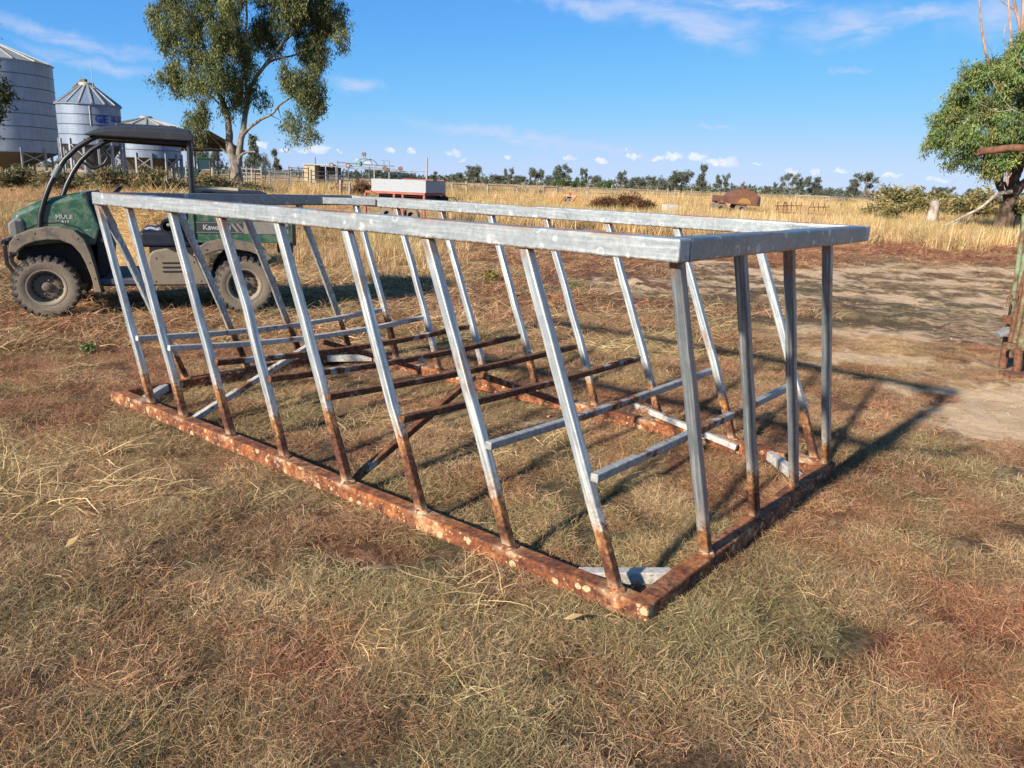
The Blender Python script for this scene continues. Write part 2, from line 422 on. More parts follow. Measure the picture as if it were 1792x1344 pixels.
barc = t.mix(t.rng(nC, .35, .65), barc, t.mix(.5, barc, (.78, .58, .38)))
col = t.mix(edge(bare, .28), col, barc)
hgt = t.math('ADD', t.math('MULTIPLY', nA, .6), t.math('MULTIPLY', nD, .4))
setb(t, b, col, .95, normal=t.bump(t.math('ADD', hgt, t.math('MULTIPLY', nB, 1.2)), .8, .04), spec=.1)
ground = obj('ground', make_ground(), mg); tag(ground, kind='structure')

# ------------------------------------------------------------------ grass: tufts scattered on points
def blade_tufts(name, nb, length, width, spread, elev, curl, pal, seed, seg=4, twist=.5, mat=None, jit=.25):
    r = np.random.default_rng(seed); V, Q, Cc = [], [], []
    pal = np.array(pal)
    for k in range(nb):
        rad = spread * math.sqrt(r.random()); a = r.random() * 2 * PI
        p = np.array([rad * math.cos(a), rad * math.sin(a), 0.0])
        azb = r.random() * 2 * PI; e0 = math.radians(r.uniform(*elev)); L = r.uniform(*length); wd = r.uniform(*width)
        de = -math.radians(r.uniform(*curl)) / seg; base = len(V)
        c = pal[r.integers(len(pal))] * (1 + r.normal() * jit); c = np.clip(c, .01, .9)
        roll = r.normal() * .6
        for s_ in range(seg + 1):
            tt = s_ / seg; w_ = wd * (1 - tt ** 2.2 * .85)
            d = np.array([math.cos(azb) * math.cos(e0), math.sin(azb) * math.cos(e0), math.sin(e0)])
            sd = np.array([-math.sin(azb), math.cos(azb), 0]) * math.cos(roll) + np.array([0, 0, 1]) * math.sin(roll) * abs(math.cos(e0))
            V += [p - sd * w_ / 2, p + sd * w_ / 2]; Cc += [c, c]
            p = p + d * L / seg
            p[2] = max(p[2], 0.004 + .01 * r.random())
            e0 += de; azb += r.normal() * twist / seg * 2
        for s_ in range(seg):
            o = base + s_ * 2; Q.append((o, o + 1, o + 3, o + 2))
    me = big_mesh(name, np.array(V), np.array(Q), np.array(Cc))
    if mat: me.materials.append(mat)
    return me
mgr, t, b = material('grass_blades')
vc = t.attr('col')[0]; tint = t.attr('tint', 'INSTANCER')[0]; rnd = t.new('ShaderNodeObjectInfo').outputs['Random']
val = t.rng(rnd, 0, 1, .75, 1.2, smooth=False)
cc = t.mix(.42, vc, t.mix(1.0, tint, t.mix(1.0, vc, (2.1, 2.1, 2.1), 'MULTIPLY'), 'MULTIPLY'))
cc = t.mix(.30, cc, tint)
hv = t.new('ShaderNodeHueSaturation'); t.put(hv.inputs['Color'], cc); t.put(hv.inputs['Value'], val)
setb(t, b, hv.outputs[0], .85, spec=.06)
tr = t.new('ShaderNodeBsdfTranslucent'); t.put(tr.inputs[0], hv.outputs[0])
mx = t.new('ShaderNodeMixShader'); mx.inputs[0].default_value = .22
t.l.new(b.outputs[0], mx.inputs[1]); t.l.new(tr.outputs[0], mx.inputs[2])
t.l.new(mx.outputs[0], t.n['Material Output'].inputs[0])

PAL_MAT = [(.40, .29, .17), (.50, .36, .22), (.23, .22, .10), (.32, .13, .08), (.60, .46, .31), (.08, .05, .034), (.44, .22, .14), (.27, .27, .125), (.70, .56, .40), (.15, .065, .045), (.52, .32, .21), (.06, .042, .032), (.18, .155, .085), (.40, .33, .18)]
PAL_STRAW = [(.64, .48, .26), (.52, .37, .19), (.78, .62, .38), (.42, .26, .13), (.32, .19, .09), (.85, .70, .46)]
PAL_PALE = [(.66, .54, .32), (.56, .44, .25), (.72, .60, .38)]
PAL_WEED = [(.14, .145, .05), (.20, .17, .06), (.10, .115, .04), (.26, .19, .07)]
PAL_GREEN = [(.13, .20, .05), (.19, .25, .07), (.22, .22, .08)]
PAL_DOCK = [(.15, .055, .03), (.22, .085, .04), (.10, .045, .03), (.28, .15, .06)]
def tuft_set(name, n, *a, **k):
    c = bpy.data.collections.new(name + '_kinds')
    for i in range(n):
        c.objects.link(bpy.data.objects.new('tuft_%03d' % i, blade_tufts('tuft', *a, seed=100 + i * 7 + len(name), mat=mgr, **k)))
    return c
def scatter(name, pts, rz, scl, tint, coll, kind_count, seed=0, parent=None, mat=None):
    me = bpy.data.meshes.new(name); n = len(pts)
    me.vertices.add(n); me.vertices.foreach_set('co', np.asarray(pts, np.float32).ravel()); me.update()
    r = np.random.default_rng(seed)
    at = me.attributes.new('rot', 'FLOAT_VECTOR', 'POINT'); at.data.foreach_set('vector', np.asarray(rz, np.float32).ravel())
    at = me.attributes.new('scl', 'FLOAT', 'POINT'); at.data.foreach_set('value', np.asarray(scl, np.float32))
    at = me.attributes.new('pick', 'INT', 'POINT'); at.data.foreach_set('value', r.integers(0, kind_count, n).astype(np.int32))
    at = me.attributes.new('tint', 'FLOAT_COLOR', 'POINT'); c4 = np.ones((n, 4), np.float32); c4[:, :3] = tint; at.data.foreach_set('color', c4.ravel())
    ng = bpy.data.node_groups.new(name + '_scatter', 'GeometryNodeTree')
    ng.interface.new_socket('Geometry', in_out='INPUT', socket_type='NodeSocketGeometry')
    ng.interface.new_socket('Geometry', in_out='OUTPUT', socket_type='NodeSocketGeometry')
    N = ng.nodes; L = ng.links
    gi = N.new('NodeGroupInput'); go = N.new('NodeGroupOutput'); ip = N.new('GeometryNodeInstanceOnPoints'); ci = N.new('GeometryNodeCollectionInfo')
    ci.inputs[0].default_value = coll; ci.inputs[1].default_value = True; ci.inputs[2].default_value = True
    def na(nm, dt):
        a = N.new('GeometryNodeInputNamedAttribute'); a.data_type = dt; a.inputs[0].default_value = nm; return a.outputs[0]
    L.new(gi.outputs[0], ip.inputs['Points']); L.new(ci.outputs[0], ip.inputs['Instance'])
    ip.inputs['Pick Instance'].default_value = True
    L.new(na('pick', 'INT'), ip.inputs['Instance Index'])
    L.new(na('rot', 'FLOAT_VECTOR'), ip.inputs['Rotation']); L.new(na('scl', 'FLOAT'), ip.inputs['Scale'])
    L.new(ip.outputs[0], go.inputs[0])
    o = obj(name, me, mgr, parent)
    md = o.modifiers.new('scatter', 'NODES'); md.node_group = ng
    return o
def tint_at(x, y):
    r_, g_, s_, b_ = zones(x, y)
    base = np.tile(np.array([[.50, .335, .215]]), (len(x), 1))
    for m_, c_ in ((g_, (.36, .345, .17)), (r_, (.43, .175, .105)), (s_, (.76, .57, .32)), (b_ * .6, (.62, .45, .30))):
        base = base * (1 - m_[:, None]) + np.array([c_]) * m_[:, None]
    return base, r_, g_, s_, b_
def sector(n, r0, r1, half=43, seed=1, p=2.0):
    r = np.random.default_rng(seed)
    rr = (r0 ** p + (r1 ** p - r0 ** p) * r.random(n)) ** (1 / p)
    a = np.radians(r.uniform(-half, half, n))
    return rr * np.sin(a), rr * np.cos(a)
def mat_scatter(name, n, r0, r1, p, coll, kc, s0, seed, half=43):
    r = np.random.default_rng(seed)
    x, y = sector(n, r0, r1, half, seed, p)
    ti, rd, gr, st, ba = tint_at(x, y)
    fine = fbm(x * 6.5, y * 6.5, 171, 3)
    keep = (r.random(n) > ba * .93) & (fine + r.normal(0, .05, n) > .44)
    r2 = sst(fbm(x * 3.1, y * 3.1, 181, 3), .49, .66)[:, None] * .6; g2 = sst(fbm(x * 2.7, y * 2.7, 191, 3), .50, .64)[:, None] * .45; s2 = sst(fbm(x * 3.9, y * 3.9, 201, 3), .56, .68)[:, None] * .4
    nearw = (1 - sst(y, 9, 16))[:, None]
    for m_, c_ in ((r2, (.40, .16, .10)), (g2, (.31, .315, .15)), (s2, (.78, .62, .40))): ti = ti * (1 - m_ * nearw) + np.array([c_]) * m_ * nearw
    x, y, ti, ba, fine = x[keep], y[keep], ti[keep], ba[keep], fine[keep]; m = len(x)
    ti = ti * (1 + r.normal(0, .14, (m, 1))) * (.66 + 1.12 * fbm(x * 2.6, y * 2.6, 151, 4))[:, None]
    P = np.stack([x, y, height(x, y) - .004], 1)
    rot = np.stack([r.normal(0, .08, m), r.normal(0, .08, m), r.random(m) * 2 * PI], 1)
    return tag(scatter(name, P, rot, s0 * r.uniform(.7, 1.35, m) * (1 - .35 * ba) * (.62 + 1.7 * np.clip(fine - .42, 0, .5)), np.clip(ti, .01, .9), coll, kc, seed), kind='stuff')
cA = tuft_set('mat', 16, 140, (.02, .085), (.0009, .0021), .105, (0, 52), (0, 70), PAL_MAT, twist=.7, seg=4)
cB = tuft_set('midmat', 8, 50, (.10, .27), (.0032, .0075), .19, (4, 45), (0, 80), PAL_MAT, twist=.8)
mat_scatter('dry_grass', 27000, 1.35, 9.5, 1.3, cA, 12, 1.0, 11)
mat_scatter('dry_grass', 27000, 7.5, 42, 1.2, cB, 8, 1.0, 12)
# pale straw wisps lying about
cS = tuft_set('wisp', 6, 26, (.10, .28), (.002, .0045), .11, (0, 28), (0, 50), PAL_PALE, twist=.35)
def spots(lst, seed):
    r = np.random.default_rng(seed); P = []
    for cx, cy, sx_, sy_, n in lst:
        P.append(np.stack([cx + r.normal(0, sx_, n), cy + r.normal(0, sy_, n)], 1))
    return np.concatenate(P)
xy = spots([(-2.55, 4.0, .25, .16, 16), (-2.05, 3.45, .3, .15, 12), (1.3, 7.4, .33, .28, 46), (-.3, 2.25, .12, .09, 2), (-.7, 5.1, .5, .25, 6), (-.1, 2.75, .1, .08, 3),
            (-1.9, 10.6, .9, .5, 40), (-2.6, 13, 1.6, 2.5, 260), (-4.6, 16, 2.5, 4, 200), (-5.6, 12.6, .8, .8, 120), (-4.0, 6.6, 1.6, .7, 30), (0.2, 6, 2.5, 3, 14), (-1.2, 3.2, 1.2, .9, 4)], 5)
r = np.random.default_rng(6); m = len(xy)
tag(scatter('straw_litter', np.column_stack([xy, height(xy[:, 0], xy[:, 1]) + .012]), np.stack([r.normal(0, .1, m), r.normal(0, .1, m), r.random(m) * 6.28], 1),
            r.uniform(.6, 1.3, m), np.tile([[.60, .47, .26]], (m, 1)), cS, 6, 6), kind='stuff')
r = np.random.default_rng(61); x, y = sector(16000, 3.2, 24, 41, 62, 1.4); bz = zones(x, y)[3]
k = (bz > .3) & (r.random(len(x)) < bz * .9); x, y = x[k], y[k]; m = len(x)
tag(scatter('straw_litter', np.column_stack([x, y, height(x, y) + .004]), np.stack([r.normal(0, .1, m), r.normal(0, .1, m), r.random(m) * 6.28], 1),
            r.uniform(.2, .6, m) * (.7 + y / 40), np.array([[.50, .36, .23]]) * (1 + r.normal(0, .25, (m, 1))), cS, 6, 66), kind='stuff')
def clod(seed):
    r_ = random.Random(seed); mb = MB(); mb.lathe([(0, -.3), (.6, -.25), (1, .05), (.75, .42), (.3, .62), (0, .66)], n=7)
    mb.v = [(p[0] * r_.uniform(.7, 1.3), p[1] * r_.uniform(.7, 1.3), p[2] * r_.uniform(.7, 1.25)) for p in mb.v]
    me = mb.mesh('clod'); me.materials.append(mclod); return me
mclod, t, b = material('earth_clod'); n_ = t.noise(t.new('ShaderNodeNewGeometry').outputs['Position'], 30, 4, .6)
setb(t, b, t.mix(n_, (.26, .17, .10), (.50, .35, .23)), .95, spec=.1)
cC = bpy.data.collections.new('clod_kinds')
for k in range(6): cC.objects.link(bpy.data.objects.new('clod_%03d' % k, clod(k)))
r = np.random.default_rng(91); x, y = sector(9000, 3.0, 22, 40, 92, 1.3); bz = zones(x, y)[3]; k = (bz > .3) & (r.random(len(x)) < bz); x, y = x[k], y[k]; m = len(x)
tag(scatter('earth_clods', np.column_stack([x, y, height(x, y)]), np.stack([r.normal(0, .4, m), r.normal(0, .4, m), r.random(m) * 6.28], 1), .004 + .012 * r.random(m) ** 4 * (1 + y / 25), np.tile([[.5, .35, .23]], (m, 1)), cC, 6, 93), kind='stuff')
# tall dead grass beyond the yard
cT = tuft_set('tall', 8, 44, (.35, .85), (.007, .017), .30, (50, 95), (0, 60), PAL_STRAW, twist=.35, seg=4)
def tall(name, n, box, seed, cond=None, s=(.7, 1.2), tint0=(.60, .45, .24), coll=None, tv=.2):
    r = np.random.default_rng(seed)
    y = r.uniform(box[2], box[3], n); x = box[0] * y / 50 + (box[1] - box[0]) * y / 50 * r.random(n)
    if cond is not None:
        k = cond(x, y, r); x, y = x[k], y[k]
    m = len(x); nz = fbm(x * .35, y * .35, 91, 3)[:, None]
    ti = np.array([tint0]) * (1 + r.normal(0, tv, (m, 1))) * (.8 + .4 * nz)
    g2 = sst(fbm(x * .2, y * .2, 131, 3), .55, .68)[:, None] * .6
    ti = ti * (1 - g2) + np.array([[.36, .34, .11]]) * g2
    g3 = (gauss(x, y, 5, 47, 7, 9) * .7)[:, None]; ti = ti * (1 - g3) + np.array([[.42, .38, .13]]) * g3
    return tag(scatter(name, np.column_stack([x, y, height(x, y) - .01]), np.stack([r.normal(0, .1, m), r.normal(0, .1, m), r.random(m) * 6.28], 1),
                       r.uniform(*s, m) * (.65 + .7 * nz[:, 0]) * (1 - .55 * gauss(x, y, 4, 52, 9, 14)) * (1 - .5 * gauss(x, y, 16, 46, 4, 6)) * (1 - .5 * gauss(x, y, 22, 33, 7, 9)), np.clip(ti, .01, .9), coll or cT, 8, seed), kind='stuff')
lim = lambda x, y, r: (y > 27.5 - .14 * np.maximum(x, -5) + (fbm(x * .3, y * .3, 7, 3) - .5) * 9) & (r.random(len(x)) < .35 + .65 * sst(fbm(x * .25, y * .25, 17, 3), .35, .55))
tall('tall_dry_grass', 15000, (-4, 36, 22, 62), 31, lambda x, y, r: lim(x, y, r) & (x > -3.5 + .02 * y), s=(.65, 1.15))
tall('tall_dry_grass', 6000, (-22, 42, 60, 120), 32, s=(.9, 1.5))
tall('tall_dry_grass', 2600, (-36, -8, 40, 75), 33, lambda x, y, r: fbm(x * .2, y * .2, 19, 3) > .48, s=(.4, .9), tint0=(.52, .37, .20))
tall('tall_dry_grass', 700, (-10, -2, 12, 26), 34, lambda x, y, r: (gauss(x, y, -3.6, 17, 1.6, 4.5) > r.random(len(x)) * .8), s=(.35, .7))
# bare pale paddock strip and a line of woodland on the horizon are below
tall('tall_dry_grass', 5200, (-40, -9, 13, 46), 35, lambda x, y, r: (fbm(x * .35, y * .35, 23, 3) > .40) & (np.hypot(x + 4.2, y - 8.2) > 3.2), s=(.22, .5), tint0=(.46, .27, .15))
# ------------------------------------------------------------------ metals of the feeder
def feeder_metal(name, mode):
    m, t, b = material(name)
    o, oj = ocoord(t)
    s = t.new('ShaderNodeSeparateXYZ'); t.put(s.inputs[0], o); z = s.outputs[2]
    rnd = t.new('ShaderNodeObjectInfo').outputs['Random']
    n1 = t.noise(oj, 9, 6, .62, .3); n2 = t.noise(oj, 45, 5, .65); n3 = t.noise(oj, 160, 3, .6); n4 = t.noise(oj, 3.2, 4, .6)
    sj = t.new('ShaderNodeSeparateXYZ'); t.put(sj.inputs[0], oj)
    if mode in ('bar', 'shadebar'):              # drawn lines run along the leaning bar
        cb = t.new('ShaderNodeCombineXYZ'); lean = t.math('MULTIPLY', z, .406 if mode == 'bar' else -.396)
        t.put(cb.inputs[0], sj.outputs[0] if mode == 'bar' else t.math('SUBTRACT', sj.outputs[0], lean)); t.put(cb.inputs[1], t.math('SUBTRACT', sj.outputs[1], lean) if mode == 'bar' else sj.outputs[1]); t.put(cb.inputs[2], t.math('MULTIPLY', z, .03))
        stv = cb
    else:
        stv = t.new('ShaderNodeMapping'); t.put(stv.inputs[0], oj); stv.inputs['Scale'].default_value = (1, .05, 1)
    flat = t.new('ShaderNodeCombineXYZ'); t.put(flat.inputs[0], t.math('ADD', sj.outputs[0], sj.outputs[1])); t.put(flat.inputs[1], sj.outputs[2]); flat = flat.outputs[0]
    st = t.noise(stv.outputs[0], 85, 4, .6)
    galv = t.ramp(t.math('ADD', t.math('MULTIPLY', n2, .4), t.math('MULTIPLY', n1, .6)), [(.30, (.135, .157, .178)), (.5, (.19, .215, .230)), (.70, (.265, .285, .295))])
    galv = t.mix(t.rng(st, .48, .64, 0, .28 if 'top' in mode else .8), galv, (.44, .44, .42))
    galv = t.mix(t.rng(st, .28, .42, .4, 0), galv, (.085, .092, .10))
    white = t.ramp(n2, [(.35, (.34, .31, .27)), (.6, (.62, .58, .51))])
    rustd = t.ramp(n2, [(.34, (.030, .012, .008)), (.5, (.085, .028, .012)), (.66, (.19, .066, .023))])
    rusto = t.ramp(n2, [(.34, (.13, .050, .016)), (.52, (.29, .125, .040)), (.68, (.42, .23, .095))])
    pale = t.ramp(n2, [(.36, (.20, .085, .035)), (.5, (.36, .22, .12)), (.62, (.52, .41, .29))])
    if mode in ('bar', 'toprail'): galv = t.mix(1.0, galv, (1.62, 1.60, 1.54), 'MULTIPLY')  # same zinc: lit long sides painted lighter, shaded end parts left darker
    rough = .5; bumpn = None
    if mode in ('bar', 'shadebar'):
        zz = t.math('ADD', z, t.math('ADD', t.math('MULTIPLY', t.math('SUBTRACT', n2, .5), .16), t.math('ADD', t.math('MULTIPLY', t.math('SUBTRACT', st, .5), .16), t.math('MULTIPLY', t.math('SUBTRACT', rnd, .5), .22))))
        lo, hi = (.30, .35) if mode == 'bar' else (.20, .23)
        rust = t.mix(t.rng(zz, lo - .13, lo - .02), rustd, rusto)
        rust = t.mix(t.rng(n1, .52, .68, 0, .22), rust, rusto)
        low = t.mix(t.math('MULTIPLY', t.rng(t.math('ADD', z, t.math('MULTIPLY', t.math('SUBTRACT', n2, .5), .09)), .088, .125, 1, 0), .9), rust, pale)
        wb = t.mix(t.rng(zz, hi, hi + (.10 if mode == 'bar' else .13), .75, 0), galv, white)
        k = t.rng(zz, lo - .015, lo + .035)
        wb = t.mix(t.math('MULTIPLY', t.rng(zz, lo + .22, lo, 0, .55), t.rng(n1, .42, .6)), wb, rusto)
        # some bars carry a rust streak higher up
        streak = t.math('MULTIPLY', t.rng(n4, .55, .66), t.rng(st, .50, .60))
        wb = t.mix(t.math('MULTIPLY', streak, .8), wb, rusto)
        top = t.mix(t.rng(zz, 1.225, 1.25), wb, t.mix(.45, rusto, galv))
        col = t.mix(k, low, top); met = t.math('MULTIPLY', k, .35)
        rough = t.rng(k, 0, 1, .85, .42)
    elif mode in ('toprail', 'toprailend'):
        vo = t.voro(flat, 15); d = vo['Distance']; vr = t.new('ShaderNodeSeparateColor'); t.put(vr.inputs[0], vo['Color'])
        rad = t.math('MULTIPLY_ADD', vr.outputs[0], .28, .06)
        ring = t.math('MULTIPLY', t.rng(t.math('ABSOLUTE', t.math('SUBTRACT', d, rad)), .0, .075, 1, 0), t.rng(vr.outputs[1], .52, .56))
        disc = t.math('MULTIPLY', t.rng(d, rad, t.math('SUBTRACT', rad, .08), 0, 1), t.rng(vr.outputs[2], .72, .75))
        spots_ = t.math('MULTIPLY', t.math('MAXIMUM', ring, disc), t.rng(n2, .3, .55))
        galv = t.mix(t.rng(n4, .4, .7, 0, .5), galv, (.34, .365, .365))
        col = t.mix(t.math('MULTIPLY', spots_, .85), galv, (.58, .58, .55))
        dn = t.math('ADD', z, t.math('MULTIPLY', t.math('SUBTRACT', n2, .5), .03))
        edge_r = t.math('MAXIMUM', t.rng(dn, 1.281, 1.270), t.math('MULTIPLY', t.rng(dn, 1.334, 1.347), t.rng(n4, .46, .62)))
        col = t.mix(t.math('MULTIPLY', edge_r, .9), col, rusto)
        col = t.mix(t.math('MULTIPLY', t.rng(n1, .66, .74), .5), col, rusto)
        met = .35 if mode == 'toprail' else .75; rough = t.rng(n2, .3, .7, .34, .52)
    elif mode == 'bottomrail':
        vo = t.voro(t.vmath('ADD', flat, t.vmath('MULTIPLY', t.noise(oj, 40, 3, .5, col=True), (.016, .016, 0))), 29); d = vo['Distance']
        vr = t.new('ShaderNodeSeparateColor'); t.put(vr.inputs[0], vo['Color'])
        rad = t.math('MULTIPLY_ADD', t.math('MULTIPLY', vr.outputs[0], vr.outputs[2]), .50, .17)
        lowz = t.rng(z, .079, .066)
        disc = t.math('MULTIPLY', t.rng(d, rad, t.math('SUBTRACT', rad, .10), 0, 1), t.rng(t.math('ADD', vr.outputs[1], t.math('MULTIPLY', n1, .5)), .36, .42))
        vo2 = t.voro(t.vmath('ADD', flat, t.vmath('MULTIPLY', t.noise(oj, 60, 3, .5, col=True), (.014, .014, 0))), 62); vs2 = t.new('ShaderNodeSeparateColor'); t.put(vs2.inputs[0], vo2['Color'])
        small = t.math('MULTIPLY', t.rng(vo2['Distance'], t.math('MULTIPLY_ADD', vs2.outputs[0], .3, .12), .08, 0, 1), t.rng(vs2.outputs[1], .50, .54))
        disc = t.math('MULTIPLY', t.math('MAXIMUM', disc, small), t.rng(n1, .33, .46))
        disc = t.math('MULTIPLY', disc, lowz)
        rust = t.mix(t.rng(n1, .42, .62), t.ramp(n2, [(.34, (.045, .015, .010)), (.5, (.125, .039, .016)), (.68, (.24, .078, .027))]), t.ramp(n2, [(.34, (.15, .048, .016)), (.55, (.31, .105, .032)), (.7, (.46, .21, .075))]))
        col = t.mix(t.math('MULTIPLY', disc, .92), rust, t.ramp(n3, [(.35, (.44, .27, .12)), (.6, (.62, .47, .28))]))
        tanm = t.math('MULTIPLY', t.rng(n4, .5, .66), t.rng(n2, .40, .6))
        col = t.mix(t.math('MULTIPLY', tanm, t.rng(z, .075, .03, .3, .85)), col, (.50, .30, .15))
        wy = t.math('ABSOLUTE', t.math('SUBTRACT', t.math('MODULO', t.math('ADD', s.outputs[1], .1015), .503), .2515))
        weld = t.math('MULTIPLY', t.rng(t.math('ADD', wy, t.math('MULTIPLY', t.math('SUBTRACT', n2, .5), .12)), .075, .03), t.rng(z, .045, .07))
        col = t.mix(t.math('MULTIPLY', weld, .85), col, pale)
        met = 0.0; rough = .88
    elif mode == 'rustbar':
        k = t.rng(t.math('ADD', n1, t.math('MULTIPLY', t.math('SUBTRACT', n4, .5), .8)), .60, .72)
        col = t.mix(t.rng(n1, .4, .62), rustd, t.mix(.5, rustd, rusto))
        col = t.mix(k, col, t.mix(.5, white, galv)); met = 0.0; rough = .82
    elif mode == 'mixbar':
        sx_ = s.outputs[0]
        k = t.rng(t.math('ADD', t.math('ADD', n1, t.math('MULTIPLY', t.math('SUBTRACT', n4, .5), .9)), t.math('MULTIPLY', t.math('SUBTRACT', t.math('ABSOLUTE', t.math('SUBTRACT', sx_, 1.0)), .5), .35)), .36, .46)
        col = t.mix(k, t.mix(t.rng(n2, .4, .6), rustd, rusto), t.mix(.4, galv, white)); met = t.math('MULTIPLY', k, .25); rough = .6
    elif mode == 'whitebar':
        k = t.rng(t.math('ADD', n1, t.math('MULTIPLY', t.math('SUBTRACT', n4, .5), .6)), .58, .68)
        col = t.mix(k, t.mix(.75, galv, white), t.mix(.5, rustd, rusto)); met = .1; rough = .65
    setb(t, b, col, rough, met, t.bump(t.math('ADD', t.math('MULTIPLY', n2, .7), t.math('MULTIPLY', n3, .3)), .25 if mode in ('bar', 'shadebar', 'toprail', 'toprailend') else .6, .004))
    return m
FM = {k: feeder_metal('feeder_' + k, k) for k in ('bar', 'shadebar', 'toprail', 'toprailend', 'bottomrail', 'rustbar', 'mixbar', 'whitebar')}
# ------------------------------------------------------------------ the hay feeder: x across (n), y along (e), z up
FL, FW, FH, RB = 4.038, 2.074, 1.347, .076
FA = Vector((.5045, 2.4790, 0)); FROT = math.atan2(.7816, .6238)
feeder = thing('hay_feeder', 'long galvanised steel hay feeder with slanted bars and a rusty base frame on the grass', 'hay feeder', FA, FROT)
def rail(name, p0, p1, z0, mat, kind):
    mb = MB(); n = 14; a = Vector(p0); c = Vector(p1); L_ = (c - a).length; r_ = random.Random(len(bpy.data.objects)); pts = []
    for k in range(n + 1):
        q = a.lerp(c, k / n); w = math.sin(PI * k / n)
        pts.append(q + Vector((r_.uniform(-1, 1) * .0025, r_.uniform(-1, 1) * .0025, r_.uniform(-1, 1) * .002)) * w)
    mb.path(pts, RB, RB)
    return mb.build(name, FM[mat], feeder, bevel=.007, seg=2)
h_ = RB / 2
for nm, zc, mt in (('bottom_rail', h_, 'bottomrail'), ('top_rail', FH - h_, 'toprail')):
    rail(nm, (h_, 0, zc), (h_, FL, zc), zc, mt, nm)                      # near long side
    rail(nm, (FW - h_, 0.002, zc), (FW - h_, FL - .002, zc), zc, mt, nm)               # far long side
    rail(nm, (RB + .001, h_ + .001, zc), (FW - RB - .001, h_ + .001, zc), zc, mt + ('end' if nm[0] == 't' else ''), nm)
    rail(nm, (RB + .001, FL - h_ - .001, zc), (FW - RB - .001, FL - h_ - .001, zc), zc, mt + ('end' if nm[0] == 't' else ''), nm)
BWD = .041
bar_r = random.Random(31)
def bar_mesh(dx, dy, kink=0.0, kz=.5, up=None):
    mb = MB(); z0, z1 = RB - .006, FH - RB + .006
    pts = []
    for k in range(9):
        u = k / 8; z = z0 + (z1 - z0) * u
        kk = kink * (1 - abs(u - kz) / (kz if u < kz else 1 - kz))
        l_ = math.hypot(dx, dy) or 1
        j_ = .003 * math.sin(PI * u)
        pts.append((dx * u - (dx / l_) * kk + bar_r.uniform(-j_, j_), dy * u - (dy / l_) * kk + bar_r.uniform(-j_, j_), z))
    mb.path(pts, BWD, BWD, up=(1, 0, 0) if abs(dx) < 1e-6 else (0, 1, 0))
    return mb.mesh('slanted_bar')
rb = random.Random(4)
FY = [.15, .654, 1.155, 1.66, 2.163, 2.66, 3.168, 3.555]
mKink = bar_mesh(0, .487, .022, .62)
for i in range(8):                                        # near long side
    o = obj('slanted_bar', mKink if i == 4 else bar_mesh(0, .487, (0.0, .006, -.005)[i % 3]), FM['bar'], feeder, (h_ + rb.uniform(-.002, .002), FY[i], 0)); bev(o, .006, 2)
for i in range(8):                                        # far long side
    o = obj('slanted_bar', bar_mesh(0, .485, (.008, .016, .012, .02)[i % 4], .3), FM['bar'], feeder, (FW - h_ + rb.uniform(-.003, .003), .105 + .482 * i, 0)); bev(o, .006, 2)
for k in range(4):                                        # the two ends
    o = obj('slanted_bar', bar_mesh(-.475, 0, .004 * (k % 2)), FM['shadebar'], feeder, (.539 + .495 * k - (.01 if k == 3 else 0), h_, 0)); bev(o, .006, 2)
    o = obj('slanted_bar', bar_mesh(-.475, 0, .004 * (k % 2)), FM['bar'], feeder, (.515 + .49 * k, FL - h_, 0)); bev(o, .006, 2)
wr = random.Random(12)
def weld(x, y, z):
    mb = MB(); mb.lathe([(.036, -.004), (.034, .004), (.026, .010), (.018, .013)], n=10)
    mb.v = [(p[0] * wr.uniform(.85, 1.2), p[1] * wr.uniform(.85, 1.2), p[2] * wr.uniform(.8, 1.2)) for p in mb.v]
    mb.build('weld_bead', FM['bottomrail'], feeder, True, loc=(x, y, z))
for i in range(8): weld(h_, FY[i], RB); weld(FW - h_, .105 + .482 * i, RB)
for k in range(4): weld(.539 + .495 * k, h_, RB); weld(.515 + .49 * k, FL - h_, RB)
modes = ['mixbar', 'mixbar', 'rustbar', 'rustbar', 'rustbar', 'rustbar', 'whitebar', 'whitebar']
for i in range(8):                                        # bars across, under the hay
    mb = MB(); sag = (.006, .012, .012, .018, .03, .035, .045, .04)[i]; pts = []
    y0, y1 = FY[i] + .120 - (.025 if i > 3 else 0), .290 + .479 * i
    for k in range(13):
        u = k / 12; pts.append((.022 + (FW - .044) * u, y0 + (y1 - y0) * u, .478 - .02 * u - sag * math.sin(PI * u)))
    mb.path(pts, .033, .033)
    mb.build('cross_bar', FM[modes[i]], feeder, bevel=.004)
def strut(p0, p1, mat='whitebar', w=.036):
    MB().path([p0, p1], w, w).build('strut', FM[mat], feeder, bevel=.004)
for i in (2, 6) if False else (3, 6):
    yc = .272 + .4835 * i
    zt = .44 - (.018 if i == 3 else .045)
    strut((RB - .004, yc - .03, .05), (1.0, yc, zt), 'rustbar' if i == 3 else 'whitebar')
    strut((FW - RB + .004, yc + .02, .05), (1.06, yc, zt), 'rustbar')
strut((FW - RB - .02, 1.24, .165), (FW - RB - .03, .53, .055), 'whitebar', .034)
def corner(p0, p1, z, mat):
    MB().path([(*p0, z), (*p1, z)], .05, .05).build('corner_brace', FM[mat], feeder, bevel=.004)
corner((RB - .002, .34), (.32, RB - .002), .045, 'whitebar'); corner((RB - .002, FL - .30), (.34, FL - RB + .002), .045, 'whitebar')
corner((FW - RB + .002, .34), (FW - .34, RB - .002), .045, 'whitebar'); corner((FW - RB + .002, FL - .30), (FW - .36, FL - RB + .002), .045, 'whitebar')
for zz in (FH - .04,):
    corner((FW - RB + .002, .36), (FW - .36, RB - .002), zz, 'toprail'); corner((FW - RB + .002, FL - .36), (FW - .36, FL - RB + .002), zz, 'toprail')
    corner((RB - .002, FL - .36), (.36, FL - RB + .002), zz, 'toprail')
